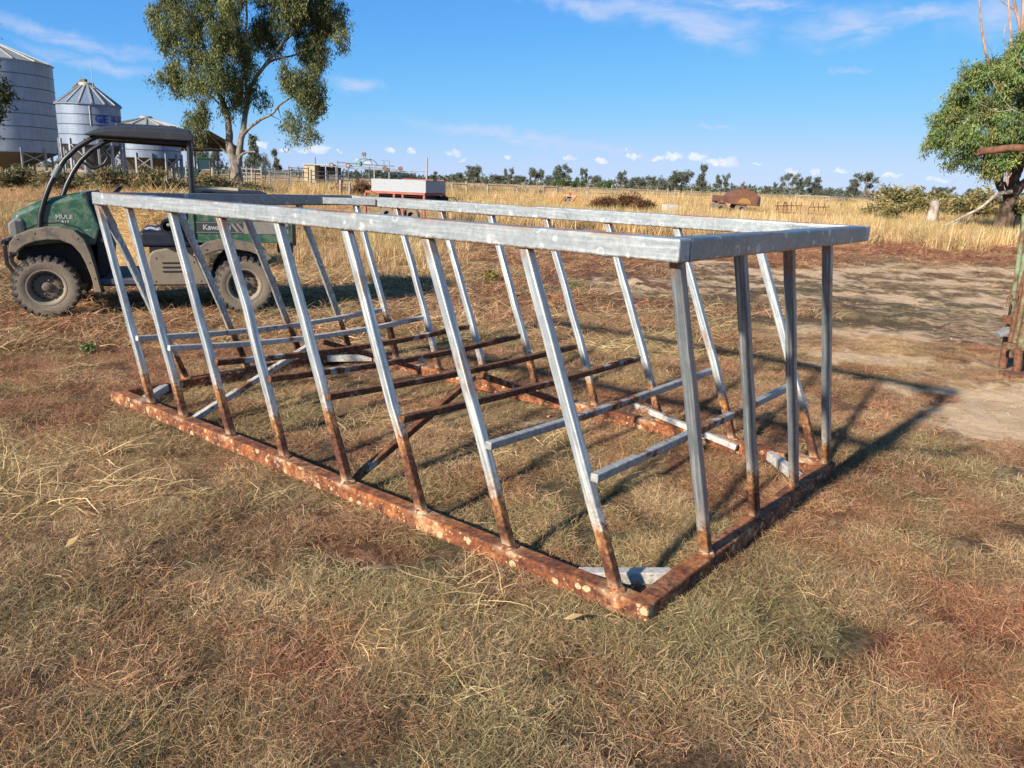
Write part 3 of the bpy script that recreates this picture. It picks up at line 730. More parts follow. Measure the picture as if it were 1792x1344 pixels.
# ------------------------------------------------------------------ plain painted / dusty materials
def dusty(name, base, dust=(.36, .26, .16), amount=.5, rough=.6, metal=0.0, scale=9, coat=0.0, low=None, high=None, bumpk=.1):
    m, t, b = material(name); o, oj = ocoord(t)
    n1 = t.noise(oj, scale, 6, .65, .4); n2 = t.noise(oj, scale * 6, 4, .6)
    k = t.rng(t.math('ADD', t.math('MULTIPLY', n1, .65), t.math('MULTIPLY', n2, .35)), .62 - amount * .38, .74 - amount * .24, 0, min(1, .35 + amount * .6))
    if low is not None:
        s = t.new('ShaderNodeSeparateXYZ'); t.put(s.inputs[0], o)
        zz = t.math('ADD', s.outputs[2], t.math('MULTIPLY', t.math('SUBTRACT', n1, .5), .3))
        k = t.math('MAXIMUM', k, t.rng(zz, high, low, 0, .85))
    c = t.mix(k, t.mix(t.rng(n2, .3, .7, 0, .25), base, tuple(x * .6 for x in base)), t.mix(n2, dust, tuple(x * .7 for x in dust)))
    setb(t, b, c, t.rng(k, 0, 1, rough, .9), metal, t.bump(n2, bumpk, .004))
    if coat: b.inputs['Coat Weight'].default_value = coat
    return m
def plain(name, c, rough=.6, metal=0.0, var=.3, scale=12, spec=None):
    m, t, b = material(name); o, oj = ocoord(t); n = t.noise(oj, scale, 5, .6)
    setb(t, b, t.mix(t.rng(n, .3, .7), tuple(x * (1 - var) for x in c), tuple(min(1, x * (1 + var * .6)) for x in c)), rough, metal, spec=spec)
    return m
P = {}
P['green'] = dusty('green_paint', (.018, .092, .052), (.16, .19, .13), .55, .32, scale=14, coat=.3, bumpk=.02)
P['fender'] = dusty('black_plastic_dusty', (.055, .056, .058), (.28, .215, .145), .7, .6, low=.45, high=.95)
P['skirt'] = dusty('tan_dust_on_plastic', (.10, .09, .08), (.27, .215, .15), .95, .8)
P['black'] = plain('black_steel', (.016, .017, .019), .38, .0, .4)
P['roof'] = dusty('black_roof_plastic', (.034, .035, .039), (.12, .11, .10), .25, .45, scale=5)
P['tyre'] = dusty('tyre_rubber', (.040, .038, .036), (.24, .185, .125), .95, .85, scale=10, bumpk=.4)
mt_, t, b = material('buggy_tyre'); o, oj = ocoord(t)
sp_ = t.new('ShaderNodeSeparateXYZ'); t.put(sp_.inputs[0], o)
rr_ = t.math('SQRT', t.math('ADD', t.math('MULTIPLY', sp_.outputs[0], sp_.outputs[0]), t.math('MULTIPLY', sp_.outputs[2], sp_.outputs[2])))
n1 = t.noise(oj, 14, 5, .65); n2 = t.noise(oj, 70, 4, .6)
k_ = t.math('MULTIPLY', t.rng(t.math('ADD', rr_, t.math('MULTIPLY', t.math('SUBTRACT', n1, .5), .09)), .255, .285, 1, .12), t.rng(n2, .25, .6, .55, 1))
setb(t, b, t.mix(k_, (.035, .033, .031), t.mix(n1, (.155, .122, .085), (.24, .195, .14))), .85, normal=t.bump(n2, .4, .004))
P['buggy_tyre'] = mt_
P['rim'] = dusty('rim_dusty_grey', (.24, .22, .19), (.30, .235, .16), .85, .6, metal=.0)
P['rimdark'] = dusty('rim_dark', (.10, .085, .07), (.25, .19, .13), .7, .7)
P['dark'] = plain('dark_interior', (.012, .012, .013), .7)
P['seat'] = plain('seat_vinyl', (.018, .022, .034), .42)
P['floor'] = dusty('floor_mat', (.055, .065, .09), (.28, .24, .19), .4, .6)
P['decal'] = plain('decal_charcoal', (.045, .048, .052), .5, var=.15)
P['decalw'] = dusty('decal_silver', (.25, .24, .21), (.22, .19, .14), .6, .5)
P['white'] = dusty('white_print', (.46, .46, .45), (.14, .18, .14), .55, .6, scale=40)
P['lamp'] = dusty('headlamp_lens', (.18, .19, .20), (.20, .17, .13), .5, .15)
P['tape'] = plain('grey_tape', (.15, .15, .145), .6)
P['grit'] = plain('rust_brown', (.17, .070, .035), .85, var=.5, scale=18)

# ------------------------------------------------------------------ the farm buggy (x forward, y to its left side, z up)
UO = Vector((-2.938, 8.505, 0.0)); UROT = math.atan2(-.3642, -.9313)
utv = thing('utility_vehicle', 'green two-seat farm buggy with black roof and cargo bed parked behind the feeder', 'utility vehicle', UO, UROT)
RW, WW = .312, .235
def wheel_meshes():
    mb = MB(); w = WW
    prof = [(.165, -w * .40), (.20, -w * .47), (.255, -w * .5), (.288, -w * .46), (.300, -w * .36), (.303, 0), (.300, w * .36), (.288, w * .46), (.255, w * .5), (.20, w * .47), (.165, w * .40)]
    mb.lathe(prof, axis='Y', n=44)
    for k in range(26):
        a = 2 * PI * k / 26
        for sgn in (-1, 1):
            aa = a + (PI / 26 if sgn > 0 else 0)
            for (y0, y1, da, r0, r1) in ((.010, .075, .10, .294, .313), (.075, .110, .02, .286, .308), (.106, .120, -.01, .262, .297)):
                R_ = Matrix.Rotation(-aa + da * .0, 3, 'Y') @ Matrix.Rotation(sgn * da * 2.2, 3, 'X')
                rm = (r0 + r1) / 2
                mb.box((rm * math.cos(aa), sgn * (y0 + y1) / 2, rm * math.sin(aa)), (r1 - r0, (y1 - y0) * 1.15, .028), R_)
    ty = mb.mesh('tyre', True)
    mr = MB(); mr.lathe([(.166, -.10), (.172, .088), (.182, .100), (.182, .108), (.168, .106), (.160, .094), (.150, .02), (.135, .012)], axis='Y', n=36)
    rim = mr.mesh('rim', True)
    md = MB(); md.lathe([(.136, .010), (.132, .022), (.095, .036), (.052, .036), (.045, .056), (.028, .062), (.026, .085), (.0, .088)], axis='Y', n=28)
    for k in range(4):
        a = PI / 4 + k * PI / 2; md.lathe([(.011, .03), (.011, .052), (0, .054)], (.072 * math.cos(a), 0, .072 * math.sin(a)), 'Y', 6)
    disc = md.mesh('hub', True)
    mh = MB()
    for k in range(16):
        a = 2 * PI * k / 16; R_ = Matrix.Rotation(-a, 3, 'Y')
        mh.box((.121 * math.cos(a), .0285, .121 * math.sin(a)), (.014, .006, .026), R_)
    return ty, rim, disc, mh.mesh('vent_hole')
TY, RIM, DISC, VENT = wheel_meshes()
for (x, y, left) in ((1.888, -.118, 1), (0, -.118, 1), (1.888, -1.22, 0), (0, -1.22, 0)):
    w_ = obj('wheel', RIM, P['rim'], utv, (x, y, RW - .004), (0, random.Random(int(x * 10) + left).uniform(0, 3), (0.06 if x > 1 else 0) + (0 if left else PI)))
    obj('tyre', TY, P['buggy_tyre'], w_); obj('hub', DISC, P['rimdark'], w_); obj('vent_holes', VENT, P['dark'], w_)
YL, YR = -.03, -1.30
# bonnet: lofted sections across
def loft(name, secs, mat, bevel=.012, seg=2):
    mb = MB(); n = len(secs[0][1])
    vs = [(x, y, z) for y, poly in secs for x, z in poly]; fs = []
    for i in range(len(secs) - 1):
        for k in range(n):
            a = i * n + k; b_ = i * n + (k + 1) % n; fs.append((a, b_, b_ + n, a + n))
    fs += [tuple(range(n - 1, -1, -1)), tuple(range((len(secs) - 1) * n, len(secs) * n))]
    mb._add(vs, fs); return mb.build(name, mat, utv, bevel=bevel, seg=seg)
def hoodsec(y, dz, dx): return (y, [(2.10 - dx, .70), (2.155 - dx, .90), (2.11 - dx, 1.03 + dz * .6), (1.86, 1.15 + dz), (1.50, 1.235 + dz), (1.45, 1.21 + dz), (1.36, .90), (1.42, .72), (1.75, .74)])
loft('bonnet', [hoodsec(YL - .075, -.035, .03), hoodsec(YL - .12, 0, 0), hoodsec(YL - .34, .012, -.015), hoodsec((YL + YR) / 2, .018, -.03), hoodsec(YR + .34, .012, -.015), hoodsec(YR + .12, 0, 0), hoodsec(YR + .075, -.035, .03)], P['green'], .022, 3)
mb = MB(); mb.path([(2.06, YL - .13, 1.055), (1.86, YL - .13, 1.157), (1.52, YL - .13, 1.243)], .02, .012); mb.build('bonnet_crease', P['green'], utv, bevel=.004)
for yy, sg in ((YL - .076, 1), (YR + .076, -1)):
    hl = MB(); hl.prism([(2.02, .81), (2.035, .975), (2.10, .985), (2.165, .93), (2.165, .82), (2.10, .775)], yy - .17 * sg, yy + .022 * sg)
    h = hl.build('headlight', P['lamp'], utv, bevel=.02, seg=3)
    MB().prism([(2.045, .845), (2.055, .95), (2.10, .955), (2.10, .83)], yy + .021 * sg, yy + .0255 * sg).build('reflector', P['decal'], h)
# front guard bars
mb = MB()
for yy in (YL - .18, YL - .42, YR + .42, YR + .18):
    mb.path([(2.19, yy, .76), (2.235, yy, .70), (2.235, yy, .52), (2.17, yy, .42), (2.08, yy, .40)], .032, .03, up=(0, 1, 0))
mb.tube([(2.235, YL - .12, .745), (2.235, YR + .12, .745)], .022, 10); mb.tube([(2.19, YL - .12, .60), (2.19, YR + .12, .60)], .016, 8)
mb.build('bumper', P['black'], utv, bevel=.003)
MB().bb((1.98, YL - .25, .55), (2.16, YR + .25, .72)).build('grille', P['dark'], utv, bevel=.02)
# wheel arches
FO = [(2.165, .66), (2.15, .75), (2.09, .825), (1.98, .875), (1.84, .905), (1.70, .908), (1.58, .875), (1.50, .79), (1.455, .65), (1.42, .47), (1.385, .25)]
FI = [(2.10, .655), (2.07, .69), (2.02, .73), (1.93, .765), (1.82, .785), (1.71, .780), (1.61, .735), (1.545, .65), (1.505, .55), (1.47, .42), (1.445, .26)]
RO = [(.50, .62), (.46, .70), (.37, .765), (.24, .800), (.08, .800), (-.10, .765), (-.24, .685), (-.30, .60)]
RI = [(.40, .62), (.35, .65), (.27, .68), (.18, .695), (.06, .695), (-.08, .67), (-.19, .62), (-.25, .57)]
for sg, y0 in ((1, YL), (-1, YR)):
    MB().strip(FO, FI, y0 + .045 * sg, y0 - .20 * sg).build('front_mudguard', P['fender'], utv, bevel=.008)
    MB().strip(RO, RI, y0 + .035 * sg, y0 - .20 * sg).build('rear_mudguard', P['fender'], utv, bevel=.008)
MB().bb((1.46, YL - .21, .32), (2.05, YR + .21, .74)).build('engine_bay', P['dark'], utv)
mb = MB()
for sg, y0 in ((1, YL - .14), (-1, YR + .14)):
    mb.tube([(1.888, y0, .31), (1.80, y0 - .22 * sg, .66)], .028, 8); mb.tube([(1.888, y0, .30), (1.80, y0 - .3 * sg, .34)], .02, 8)
    mb.tube([(0, y0, .31), (.10, y0 - .2 * sg, .62)], .028, 8)
mb.tube([(0, YL - .14, .31), (0, YR + .14, .31)], .04, 8)
tag(mb.build('suspension', P['rimdark'], utv), kind='stuff')
bl = MB().lathe([(.0, .006), (.007, .005), (.009, 0)], axis='Y', n=8).mesh('bolt')
for x_, z_ in ((2.08, .79), (1.93, .845), (1.56, .80), (1.475, .56), (1.44, .40), (.38, .70), (-.17, .68), (.86, .60), (.50, .56), (.44, .36), (.88, .36)): obj('bolt', bl, P['rimdark'], utv, (x_, YL + (.0465 if x_ > 1 or z_ > .62 else .002), z_))
for sg, y0 in ((1, YL), (-1, YR)):
    MB().path([(2.06, y0 - .0745 * sg, .86), (1.90, y0 - .0745 * sg, .93), (1.72, y0 - .0745 * sg, .945), (1.56, y0 - .0745 * sg, .90), (1.46, y0 - .0745 * sg, .80)], .006, .012, up=(0, 0, 1)).build('panel_gap', P['dark'], utv)
    MB().path([(1.37, y0 - .03 * sg, .26), (1.40, y0 - .03 * sg, .255), (1.45, y0 - .03 * sg, .255)], .16, .012).build('mud_flap', P['dark'], utv)
# cowl, floor, dash
mb = MB(); mb.prism([(1.50, 1.235), (1.455, 1.25), (1.30, .86), (1.36, .40), (1.42, .40), (1.40, .86)], YL - .10, YR + .10); mb.build('dashboard', P['dark'], utv, bevel=.01)
MB().bb((.90, YL - .02, .325), (1.44, YR + .02, .385)).build('floor', P['floor'], utv, bevel=.008)
MB().bb((-.35, YL - .25, .28), (1.45, YR + .25, .345)).build('chassis', P['dark'], utv)
sk = MB(); sk.prism([(.94, .315), (.93, .62), (.88, .675), (.74, .70), (.66, .66), (.54, .655), (.47, .60), (.41, .46), (.36, .315)], YL, YL - .07); s_ = sk.build('side_panel', P['skirt'], utv, bevel=.018, seg=3)
s2 = MB()
for kk, zz in enumerate((.46, .505, .55)): s2.bb((.62 - kk * .01, YL + .0, zz - .008), (.80, YL + .006, zz + .008))
s2.build('vent_slots', P['dark'], s_)
sk = MB(); sk.prism([(.94, .315), (.93, .62), (.74, .70), (.47, .60), (.36, .315)], YR, YR + .07); sk.build('side_panel', P['skirt'], utv, bevel=.018)
MB().bb((.48, YL - .08, .345), (.92, YR + .08, .70)).build('seat_base', P['dark'], utv)
MB().bb((.50, YL - .12, .70), (1.01, YR + .12, .865)).build('seat_cushion', P['seat'], utv, bevel=.035, seg=3)
mb = MB(); mb.prism([(.56, .84), (.66, .86), (.56, 1.20), (.48, 1.20)], YL - .14, YR + .14); mb.build('seat_back', P['seat'], utv, bevel=.03, seg=3)
mb = MB(); mb.lathe([(.02, -.05), (.055, -.05), (.075, 0), (.075, .16), (.05, .16)], (.72, YL - .1, .93), 'Y', 20); mb.build('air_intake', P['black'], utv, True)
mb = MB(); ring = []
for k in range(25):
    a = 2 * PI * k / 24; ring.append(Vector((0, .155 * math.cos(a), .155 * math.sin(a))))
R_ = Matrix.Rotation(math.radians(-48), 3, 'Y')
mb.tube([R_ @ q + Vector((1.27, YL - .40, 1.20)) for q in ring], .014, 8, False); mb.tube([(1.27, YL - .40, 1.20), (1.42, YL - .40, 1.05)], .02, 8)
for a in (.5, 2.6, 4.7): mb.tube([Vector((1.27, YL - .40, 1.20)), R_ @ Vector((0, .15 * math.cos(a), .15 * math.sin(a))) + Vector((1.27, YL - .40, 1.20))], .010, 6)
mb.build('steering_wheel', P['black'], utv, True)
# cargo bed
bd = MB(); zb, zt, xf, xr = .775, 1.115, .515, -.515
bd.bb((xr, YL, zb), (xf, YL - .035, zt)); bd.bb((xr, YR, zb), (xf, YR + .035, zt)); bd.bb((xf - .04, YL - .036, zb), (xf - .002, YR + .036, zt)); bd.bb((xr + .002, YL - .036, zb), (xr + .04, YR + .036, zt))
bd.bb((xr + .04, YL - .036, zb + .002), (xf - .04, YR + .036, zb + .03))
bed = bd.build('cargo_bed', P['green'], utv, bevel=.006)
fr = MB(); fr.bb((xr - .004, YL + .003, zt - .05), (xf + .004, YL + .018, zt + .004)); fr.bb((xf - .05, YL + .003, zb), (xf + .004, YL + .015, zt - .051)); fr.bb((xr, YL + .003, zb - .012), (xf - .051, YL + .012, zb + .012)); fr.build('side_rail', P['green'], bed, bevel=.004)
dc = MB(); dc.bb((-.02, YL + .001, .858), (xf - .062, YL + .0045, .985)); dc.build('decal', P['decal'], bed)
dc = MB(); dc.bb((xr + .03, YL + .001, .858), (-.0205, YL + .0045, .985)); dc.build('decal', P['decalw'], bed)
dc = MB(); dc.bb((-.02, YL + .001, .970), (xf - .062, YL + .0062, .976)); dc.bb((-.02, YL + .001, .867), (xf - .062, YL + .0062, .873))
for x0 in (.055, .0): dc.prism([(x0 + .06, .965), (x0 + .03, .965), (x0 - .035, .878), (x0 - .005, .878)], YL + .001, YL + .0062)
dc.build('decal_stripe', P['decalw'], bed)
def put_text(body, size, x, z, mat, parent, y=YL + .0065, bold=.012, sx=1.0):
    o = obj('lettering', text_mesh(body, size, size * bold, .0006), mat, parent)
    o.rotation_euler = (PI / 2, 0, PI); o.location = (x, y, z); o.scale = (sx, 1, 1)      # read from the left side
    return o
put_text('Kawasaki', .074, .385, .898, P['white'], bed, bold=.03, sx=1.0)
put_text('4x4', .05, -.405, .91, P['decal'], bed)
put_text('MULE', .052, 1.75, .985, P['white'], utv, y=YL - .0705, bold=.03, sx=1.2)
put_text('610', .036, 1.70, .945, P['white'], utv, y=YL - .0705, bold=.03, sx=1.3)
put_text('XC', .030, 1.50, .862, P['white'], utv, y=YL - .0705, bold=.02, sx=1.6)
MB().bb((xr - .045, YL + .02, .74), (xr - .006, YL - .03, 1.06)).build('tailgate_post', P['black'], utv, bevel=.005)
MB().bb((xr - .045, YR - .02, .74), (xr - .006, YR + .03, 1.06)).build('tailgate_post', P['black'], utv, bevel=.005)
MB().bb((xr - .03, YL - .32, .64), (xr + .13, YL - .16, .75)).build('tail_bracket', P['grit'], utv, bevel=.006)
# roll cage and roof
for yy, inn in ((YL - .07, -1), (YR + .07, 1)):
    mb = MB(); pth = [(1.895, yy, .89), (1.875, yy, 1.02), (1.83, yy, 1.16), (1.77, yy, 1.30), (1.695, yy, 1.44), (1.615, yy, 1.555), (1.50, yy, 1.67), (1.36, yy, 1.765), (1.28, yy, 1.80)]
    tb_ = mb.tube(pth, .026, 12).build('front_post', P['black'], utv, True)
    if inn == -1: MB().tube([(1.725, yy, 1.385), (1.66, yy, 1.50)], .034, 12).build('tape_wrap', P['tape'], tb_, True)
    MB().tube([(.475, yy, 1.10), (.47, yy, 1.78)], .027, 12).build('rear_post', P['black'], utv, True)
mb = MB(); yy = YR + .07
mb.tube([(1.42, yy, 1.72), (1.36, yy - .0, 1.66), (1.34, yy, 1.60), (1.38, yy, 1.54), (1.45, yy, 1.49), (1.52, yy, 1.48), (1.60, yy, 1.545)], .014, 8); mb.build('grab_handle', P['black'], utv, True)
mb = MB()
mb.tube([(.47, YL - .07, 1.765), (.47, YR + .07, 1.765)], .024, 10); mb.tube([(1.28, YL - .07, 1.79), (.47, YL - .07, 1.765)], .022, 10); mb.tube([(1.28, YR + .07, 1.79), (.47, YR + .07, 1.765)], .022, 10)
mb.build('roof_frame', P['black'], utv, True)
def roofsec(y, dz): return (y, [(1.43, 1.800), (1.36, 1.835 + dz * .3), (1.24, 1.885 + dz), (1.05, 1.90 + dz), (.60, 1.905 + dz), (.46, 1.895 + dz), (.425, 1.85), (.42, 1.785), (.47, 1.782), (1.35, 1.792)])
ro = [roofsec(YL + .01, -.035), roofsec(YL - .03, -.008), roofsec(YL - .15, .01), roofsec((YL + YR) / 2, .022), roofsec(YR + .15, .01), roofsec(YR + .03, -.008), roofsec(YR - .01, -.035)]
loft('roof', ro, P['roof'], .014, 2)
mb = MB()
for yy in (YL - .25, -.665, YR + .25): mb.bb((.58, yy - .035, 1.90), (1.15, yy + .035, 1.932))
mb.build('roof_ribs', P['roof'], utv, bevel=.01)
# things carried in the bed
tb = thing('toolbox', 'long low black box lying across the cargo bed of the green buggy', 'toolbox', UO + Matrix.Rotation(UROT, 3, 'Z') @ Vector((.10, -.70, .806)), UROT)
MB().bb((-.36, -.5, 0), (.36, .5, .44)).build('box_body', P['dark'], tb, bevel=.012)
MB().bb((-.385, -.52, .441), (.385, .52, .482)).build('lid', P['black'], tb, bevel=.01)
pk = thing('timber_offcut', 'short pale timber offcut resting on the black box in the buggy bed', 'timber', UO + Matrix.Rotation(UROT, 3, 'Z') @ Vector((.16, -.58, 1.289)), UROT)
pm = plain('grey_timber', (.34, .29, .21), .85, var=.35)
MB().path([(.30, 0, .035), (-.17, .12, .02)], .07, .03).build('board', pm, pk, bevel=.003)

pp = thing('paper_sheet', 'crumpled pale sheet lying on the black seat of the green buggy', 'paper', UO + Matrix.Rotation(UROT, 3, 'Z') @ Vector((.84, -.30, .868)), UROT)
mb = MB(); pr = random.Random(5); gx, gy = 7, 5
vs = [(-.13 + .26 * i / gx, -.10 + .20 * j / gy, pr.uniform(.002, .03)) for i in range(gx + 1) for j in range(gy + 1)]
mb._add(vs, [(i * (gy + 1) + j, (i + 1) * (gy + 1) + j, (i + 1) * (gy + 1) + j + 1, i * (gy + 1) + j + 1) for i in range(gx) for j in range(gy)])
mb.build('sheet', plain('paper', (.50, .51, .53), .7, var=.05), pp)
# ------------------------------------------------------------------ foliage
def leaf_material(name, trans=.25, mul=1.0):
    m, t, b = material(name); c = t.attr('col')[0]
    setb(t, b, c, .55, spec=.35)
    tr = t.new('ShaderNodeBsdfTranslucent'); t.put(tr.inputs[0], t.mix(.5, c, (.16, .20, .04)))
    mx = t.new('ShaderNodeMixShader'); mx.inputs[0].default_value = trans
    t.l.new(b.outputs[0], mx.inputs[1]); t.l.new(tr.outputs[0], mx.inputs[2]); t.l.new(mx.outputs[0], t.n['Material Output'].inputs[0])
    return m
LEAF = leaf_material('leaves')
def leaf_cloud(name, blobs, nclump, nleaf, lsize, clump_r, droop, pal, seed, hang=0.0, shell=.55, jit=.25, nsub=0, subr=(.5, .9), suba=1.0):
    """blobs: (x,y,z, rx,ry,rz[, density]); leaves hang in clumps spread through the blobs"""
    r = np.random.default_rng(seed); B = np.array([b_[:6] for b_ in blobs], float)
    dens = np.array([b_[6] if len(b_) > 6 else 1.0 for b_ in blobs])
    w = (B[:, 3] * B[:, 4] * B[:, 5]) ** (2 / 3) * dens; w /= w.sum()
    shade = None
    if nsub:                                   # sprays: smaller hanging masses on the skin of each big mass
        k = r.choice(len(B), nsub, p=w); u = r.normal(size=(nsub, 3)); u /= np.linalg.norm(u, axis=1)[:, None]
        q = B[k, :3] + u * (.45 + .55 * r.random(nsub) ** .5)[:, None] * B[k, 3:6]
        sr = r.uniform(*subr, nsub); B = np.column_stack([q, sr, sr, sr * suba]); w = sr ** 2; w /= w.sum()
        shade = 1 + r.normal(0, .20, nsub)
    k = r.choice(len(B), nclump, p=w)
    u = r.normal(size=(nclump, 3)); u /= np.linalg.norm(u, axis=1)[:, None]
    rad = shell + (1 - shell) * r.random(nclump); rad = np.where(r.random(nclump) < .25, r.random(nclump) ** .5, rad)
    cpos = B[k, :3] + u * rad[:, None] * B[k, 3:6]
    ccol = np.array(pal)[r.integers(0, len(pal), nclump)] * (1 + r.normal(0, jit, (nclump, 1)))
    if shade is not None: ccol = ccol * np.clip(shade[k], .5, 1.6)[:, None]
    n = nclump * nleaf
    ci = np.repeat(np.arange(nclump), nleaf)
    off = r.normal(size=(n, 3)) * clump_r; off[:, 2] = off[:, 2] * .8 - np.abs(r.normal(size=n)) * hang
    p = cpos[ci] + off
    L = lsize[0] + (lsize[1] - lsize[0]) * r.random(n); wd = L * lsize[2]
    d = r.normal(size=(n, 3)); d[:, 2] -= droop; d /= np.linalg.norm(d, axis=1)[:, None]
    s = np.cross(d, r.normal(size=(n, 3))); s /= np.linalg.norm(s, axis=1)[:, None]
    a = p - s * (wd * .12)[:, None]; b_ = p + d * (L * .5)[:, None] - s * (wd * .5)[:, None]; c = p + d * L[:, None]; e_ = p + d * (L * .5)[:, None] + s * (wd * .5)[:, None]
    V = np.stack([a, b_, c, e_], 1).reshape(-1, 3); Q = np.arange(n * 4).reshape(-1, 4)
    col = ccol[ci] * (1 + r.normal(0, .12, (n, 1)))
    me = big_mesh(name, V, Q, np.clip(np.repeat(col, 4, 0), .006, .8)); me.materials.append(LEAF)
    return me
def bark(name, c1, c2, scale=6):
    m, t, b = material(name); o, oj = ocoord(t)
    mp = t.new('ShaderNodeMapping'); t.put(mp.inputs[0], oj); mp.inputs['Scale'].default_value = (1, 1, .25)
    n1 = t.noise(mp.outputs[0], scale, 6, .65, .6); n2 = t.noise(oj, scale * .35, 4, .6)
    setb(t, b, t.mix(t.rng(t.math('ADD', t.math('MULTIPLY', n1, .6), t.math('MULTIPLY', n2, .4)), .4, .6), c1, c2), .9, normal=t.bump(n1, .6, .03), spec=.2)
    return m
BARK_GUM = bark('gum_bark', (.12, .102, .085), (.29, .255, .215), 4)
BARK_DARK = bark('dark_bark', (.045, .030, .022), (.17, .115, .08), 6)
BARK_GREY = bark('dead_wood', (.22, .17, .13), (.46, .40, .34), 6)
def limb(mb, pts, r0, r1, seed=0, n=8, wob=.03, sub=4):
    r_ = random.Random(seed); pts = [Vector(p) for p in pts]; out = []
    for i in range(len(pts) - 1):                      # Catmull-Rom through the points
        p0 = pts[max(i - 1, 0)]; p1 = pts[i]; p2 = pts[i + 1]; p3 = pts[min(i + 2, len(pts) - 1)]
        for k in range(sub):
            u = k / sub
            out.append(.5 * ((2 * p1) + (p2 - p0) * u + (2 * p0 - 5 * p1 + 4 * p2 - p3) * u * u + (3 * p1 - p0 - 3 * p2 + p3) * u ** 3))
    out.append(pts[-1]); L_ = sum((out[i + 1] - out[i]).length for i in range(len(out) - 1)); m = len(out)
    out = [p + Vector((r_.gauss(0, wob), r_.gauss(0, wob), r_.gauss(0, wob))) * min(r0 * 3, 1) * (0 if i == 0 else 1) for i, p in enumerate(out)]
    mb.tube(out, [r0 + (r1 - r0) * (i / (m - 1)) ** .8 for i in range(m)], n)
    return out

# ---- the big gum behind the buggy
GY = 72.0
gb = FEET(412, GY); gum = thing('gum_tree', 'tall spreading gum tree with a forked pale trunk standing behind the buggy roof', 'tree', gb)
def gp(px, py, dy=0.0):
    q = AT(px, py, GY + dy); return q - gb
sc_g = GY / F_PX
mb = MB()
base_h = gp(414, 312)
limb(mb, [(0.1, 0, -.3), gp(413, 318), gp(413, 298), gp(409, 272)], .62, .42, 1, 12)
mb.tube([(0.1, 0, -.3), (.1, 0, .5), (.08, 0, 1.3)], [.95, .66, .52], 12)
limb(mb, [gp(410, 282), gp(403, 255), gp(401, 225), gp(395, 190), gp(385, 165, -1), gp(368, 120, -2), gp(350, 60, -2)], .42, .12, 2, 10)
limb(mb, [gp(415, 290), gp(420, 258), gp(426, 225), gp(433, 180, 1), gp(440, 150, 1), gp(464, 115, 1), gp(498, 72, 1), gp(540, 35, 2)], .34, .10, 3, 10)
limb(mb, [gp(433, 178, 1), gp(429, 130), gp(427, 85), gp(432, 30), gp(430, -30)], .15, .07, 4)
limb(mb, [gp(423, 240), gp(436, 224, -1), gp(456, 210, -1.5), gp(478, 197, -2), gp(494, 180, -2), gp(520, 165, -2)], .17, .06, 5)
limb(mb, [gp(401, 222), gp(388, 190, 1), gp(372, 170, 1.5), gp(345, 150, 2)], .12, .05, 6)
limb(mb, [gp(464, 115, 1), gp(480, 105, 2), gp(520, 95, 3), gp(560, 80, 3)], .13, .05, 7)
limb(mb, [gp(498, 72, 1), gp(510, 40, 0), gp(505, 0, 0)], .12, .05, 8)
limb(mb, [gp(416, 280), gp(424, 270, -.5), gp(434, 266, -.6), gp(446, 266, -.5)], .14, .09, 9)
limb(mb, [gp(407, 275), gp(398, 268), gp(390, 262), gp(385, 256)], .14, .06, 10)
limb(mb, [gp(368, 120, -2), gp(340, 100, -2), gp(310, 90, -2)], .12, .04, 11)
for k, (px, py, dx, dy) in enumerate([(433, 180, -8, -26), (440, 150, 14, -14), (452, 132, -10, -22), (478, 98, 16, 4), (470, 200, 14, 8), (424, 70, -12, -14), (395, 180, 16, -12), (487, 190, 3, 14)]):
    limb(mb, [gp(px, py, .5), gp(px + dx * .6, py + dy * .5), gp(px + dx * 1.4, py + dy * 1.2)], .06, .02, 20 + k, 6)
mb.build('trunk', BARK_GUM, gum, True)
def gblob(px, py, rx, ry, dy=0.0, rd=None, dens=1.0):
    c = gp(px, py, dy); k = (GY + dy) / F_PX
    return (c[0], c[1], c[2], rx * k, (rd if rd else (rx + ry) / 2) * k, ry * k, dens)
GB = [gblob(a[0], a[1], a[2] * .84, a[3] * .84, *a[4:]) for a in [
      (318, 45, 44, 46, -1), (372, 30, 52, 50, -3), (345, 90, 48, 40, -2), (300, 82, 26, 22, 0), (298, 132, 28, 24, 0), (330, 128, 34, 28, -2), (372, 118, 40, 42, -3), (345, 165, 22, 20, -1), (352, 195, 20, 22, -1, None, .75), (338, 212, 12, 14, -1, None, .6),
      (408, 100, 32, 48, -2), (402, 160, 22, 30, 0, None, .8), (430, 40, 44, 44, 2), (480, 20, 52, 40, 1), (470, 62, 26, 24, 3, None, .7), (545, 25, 58, 42, 2), (570, 68, 34, 34, 2), (585, 40, 26, 30, 1), (540, 75, 32, 28, 2), (562, 108, 17, 16, 2),
      (530, 128, 34, 24, -2), (545, 160, 36, 34, -2), (518, 165, 26, 36, -2), (555, 200, 24, 28, -2), (508, 208, 12, 34, -2), (545, 224, 14, 20, -2), (570, 180, 12, 26, -2),
      (432, 160, 22, 16, 1, None, .5), (455, 178, 24, 22, 1, None, .38), (470, 155, 14, 14, 1, None, .35), (440, 205, 14, 12, 1, None, .3),
      (265, 12, 22, 18, -1), (275, 30, 12, 18, -1), (340, -30, 70, 50, 0), (430, -40, 80, 60, 0), (520, -30, 70, 50, 0), (430, -100, 90, 50, 0)]]
PAL_GUM = [(.100, .125, .046), (.135, .152, .052), (.18, .185, .058), (.062, .082, .036), (.20, .195, .062), (.105, .128, .055)]
gm = leaf_cloud('crown', GB, 3300, 46, (.16, .36, .26), .20, 1.9, PAL_GUM, 5, hang=.32, shell=.35, jit=.15, nsub=240, subr=(.55, 1.15), suba=1.35)
obj('crown', gm, LEAF, gum)

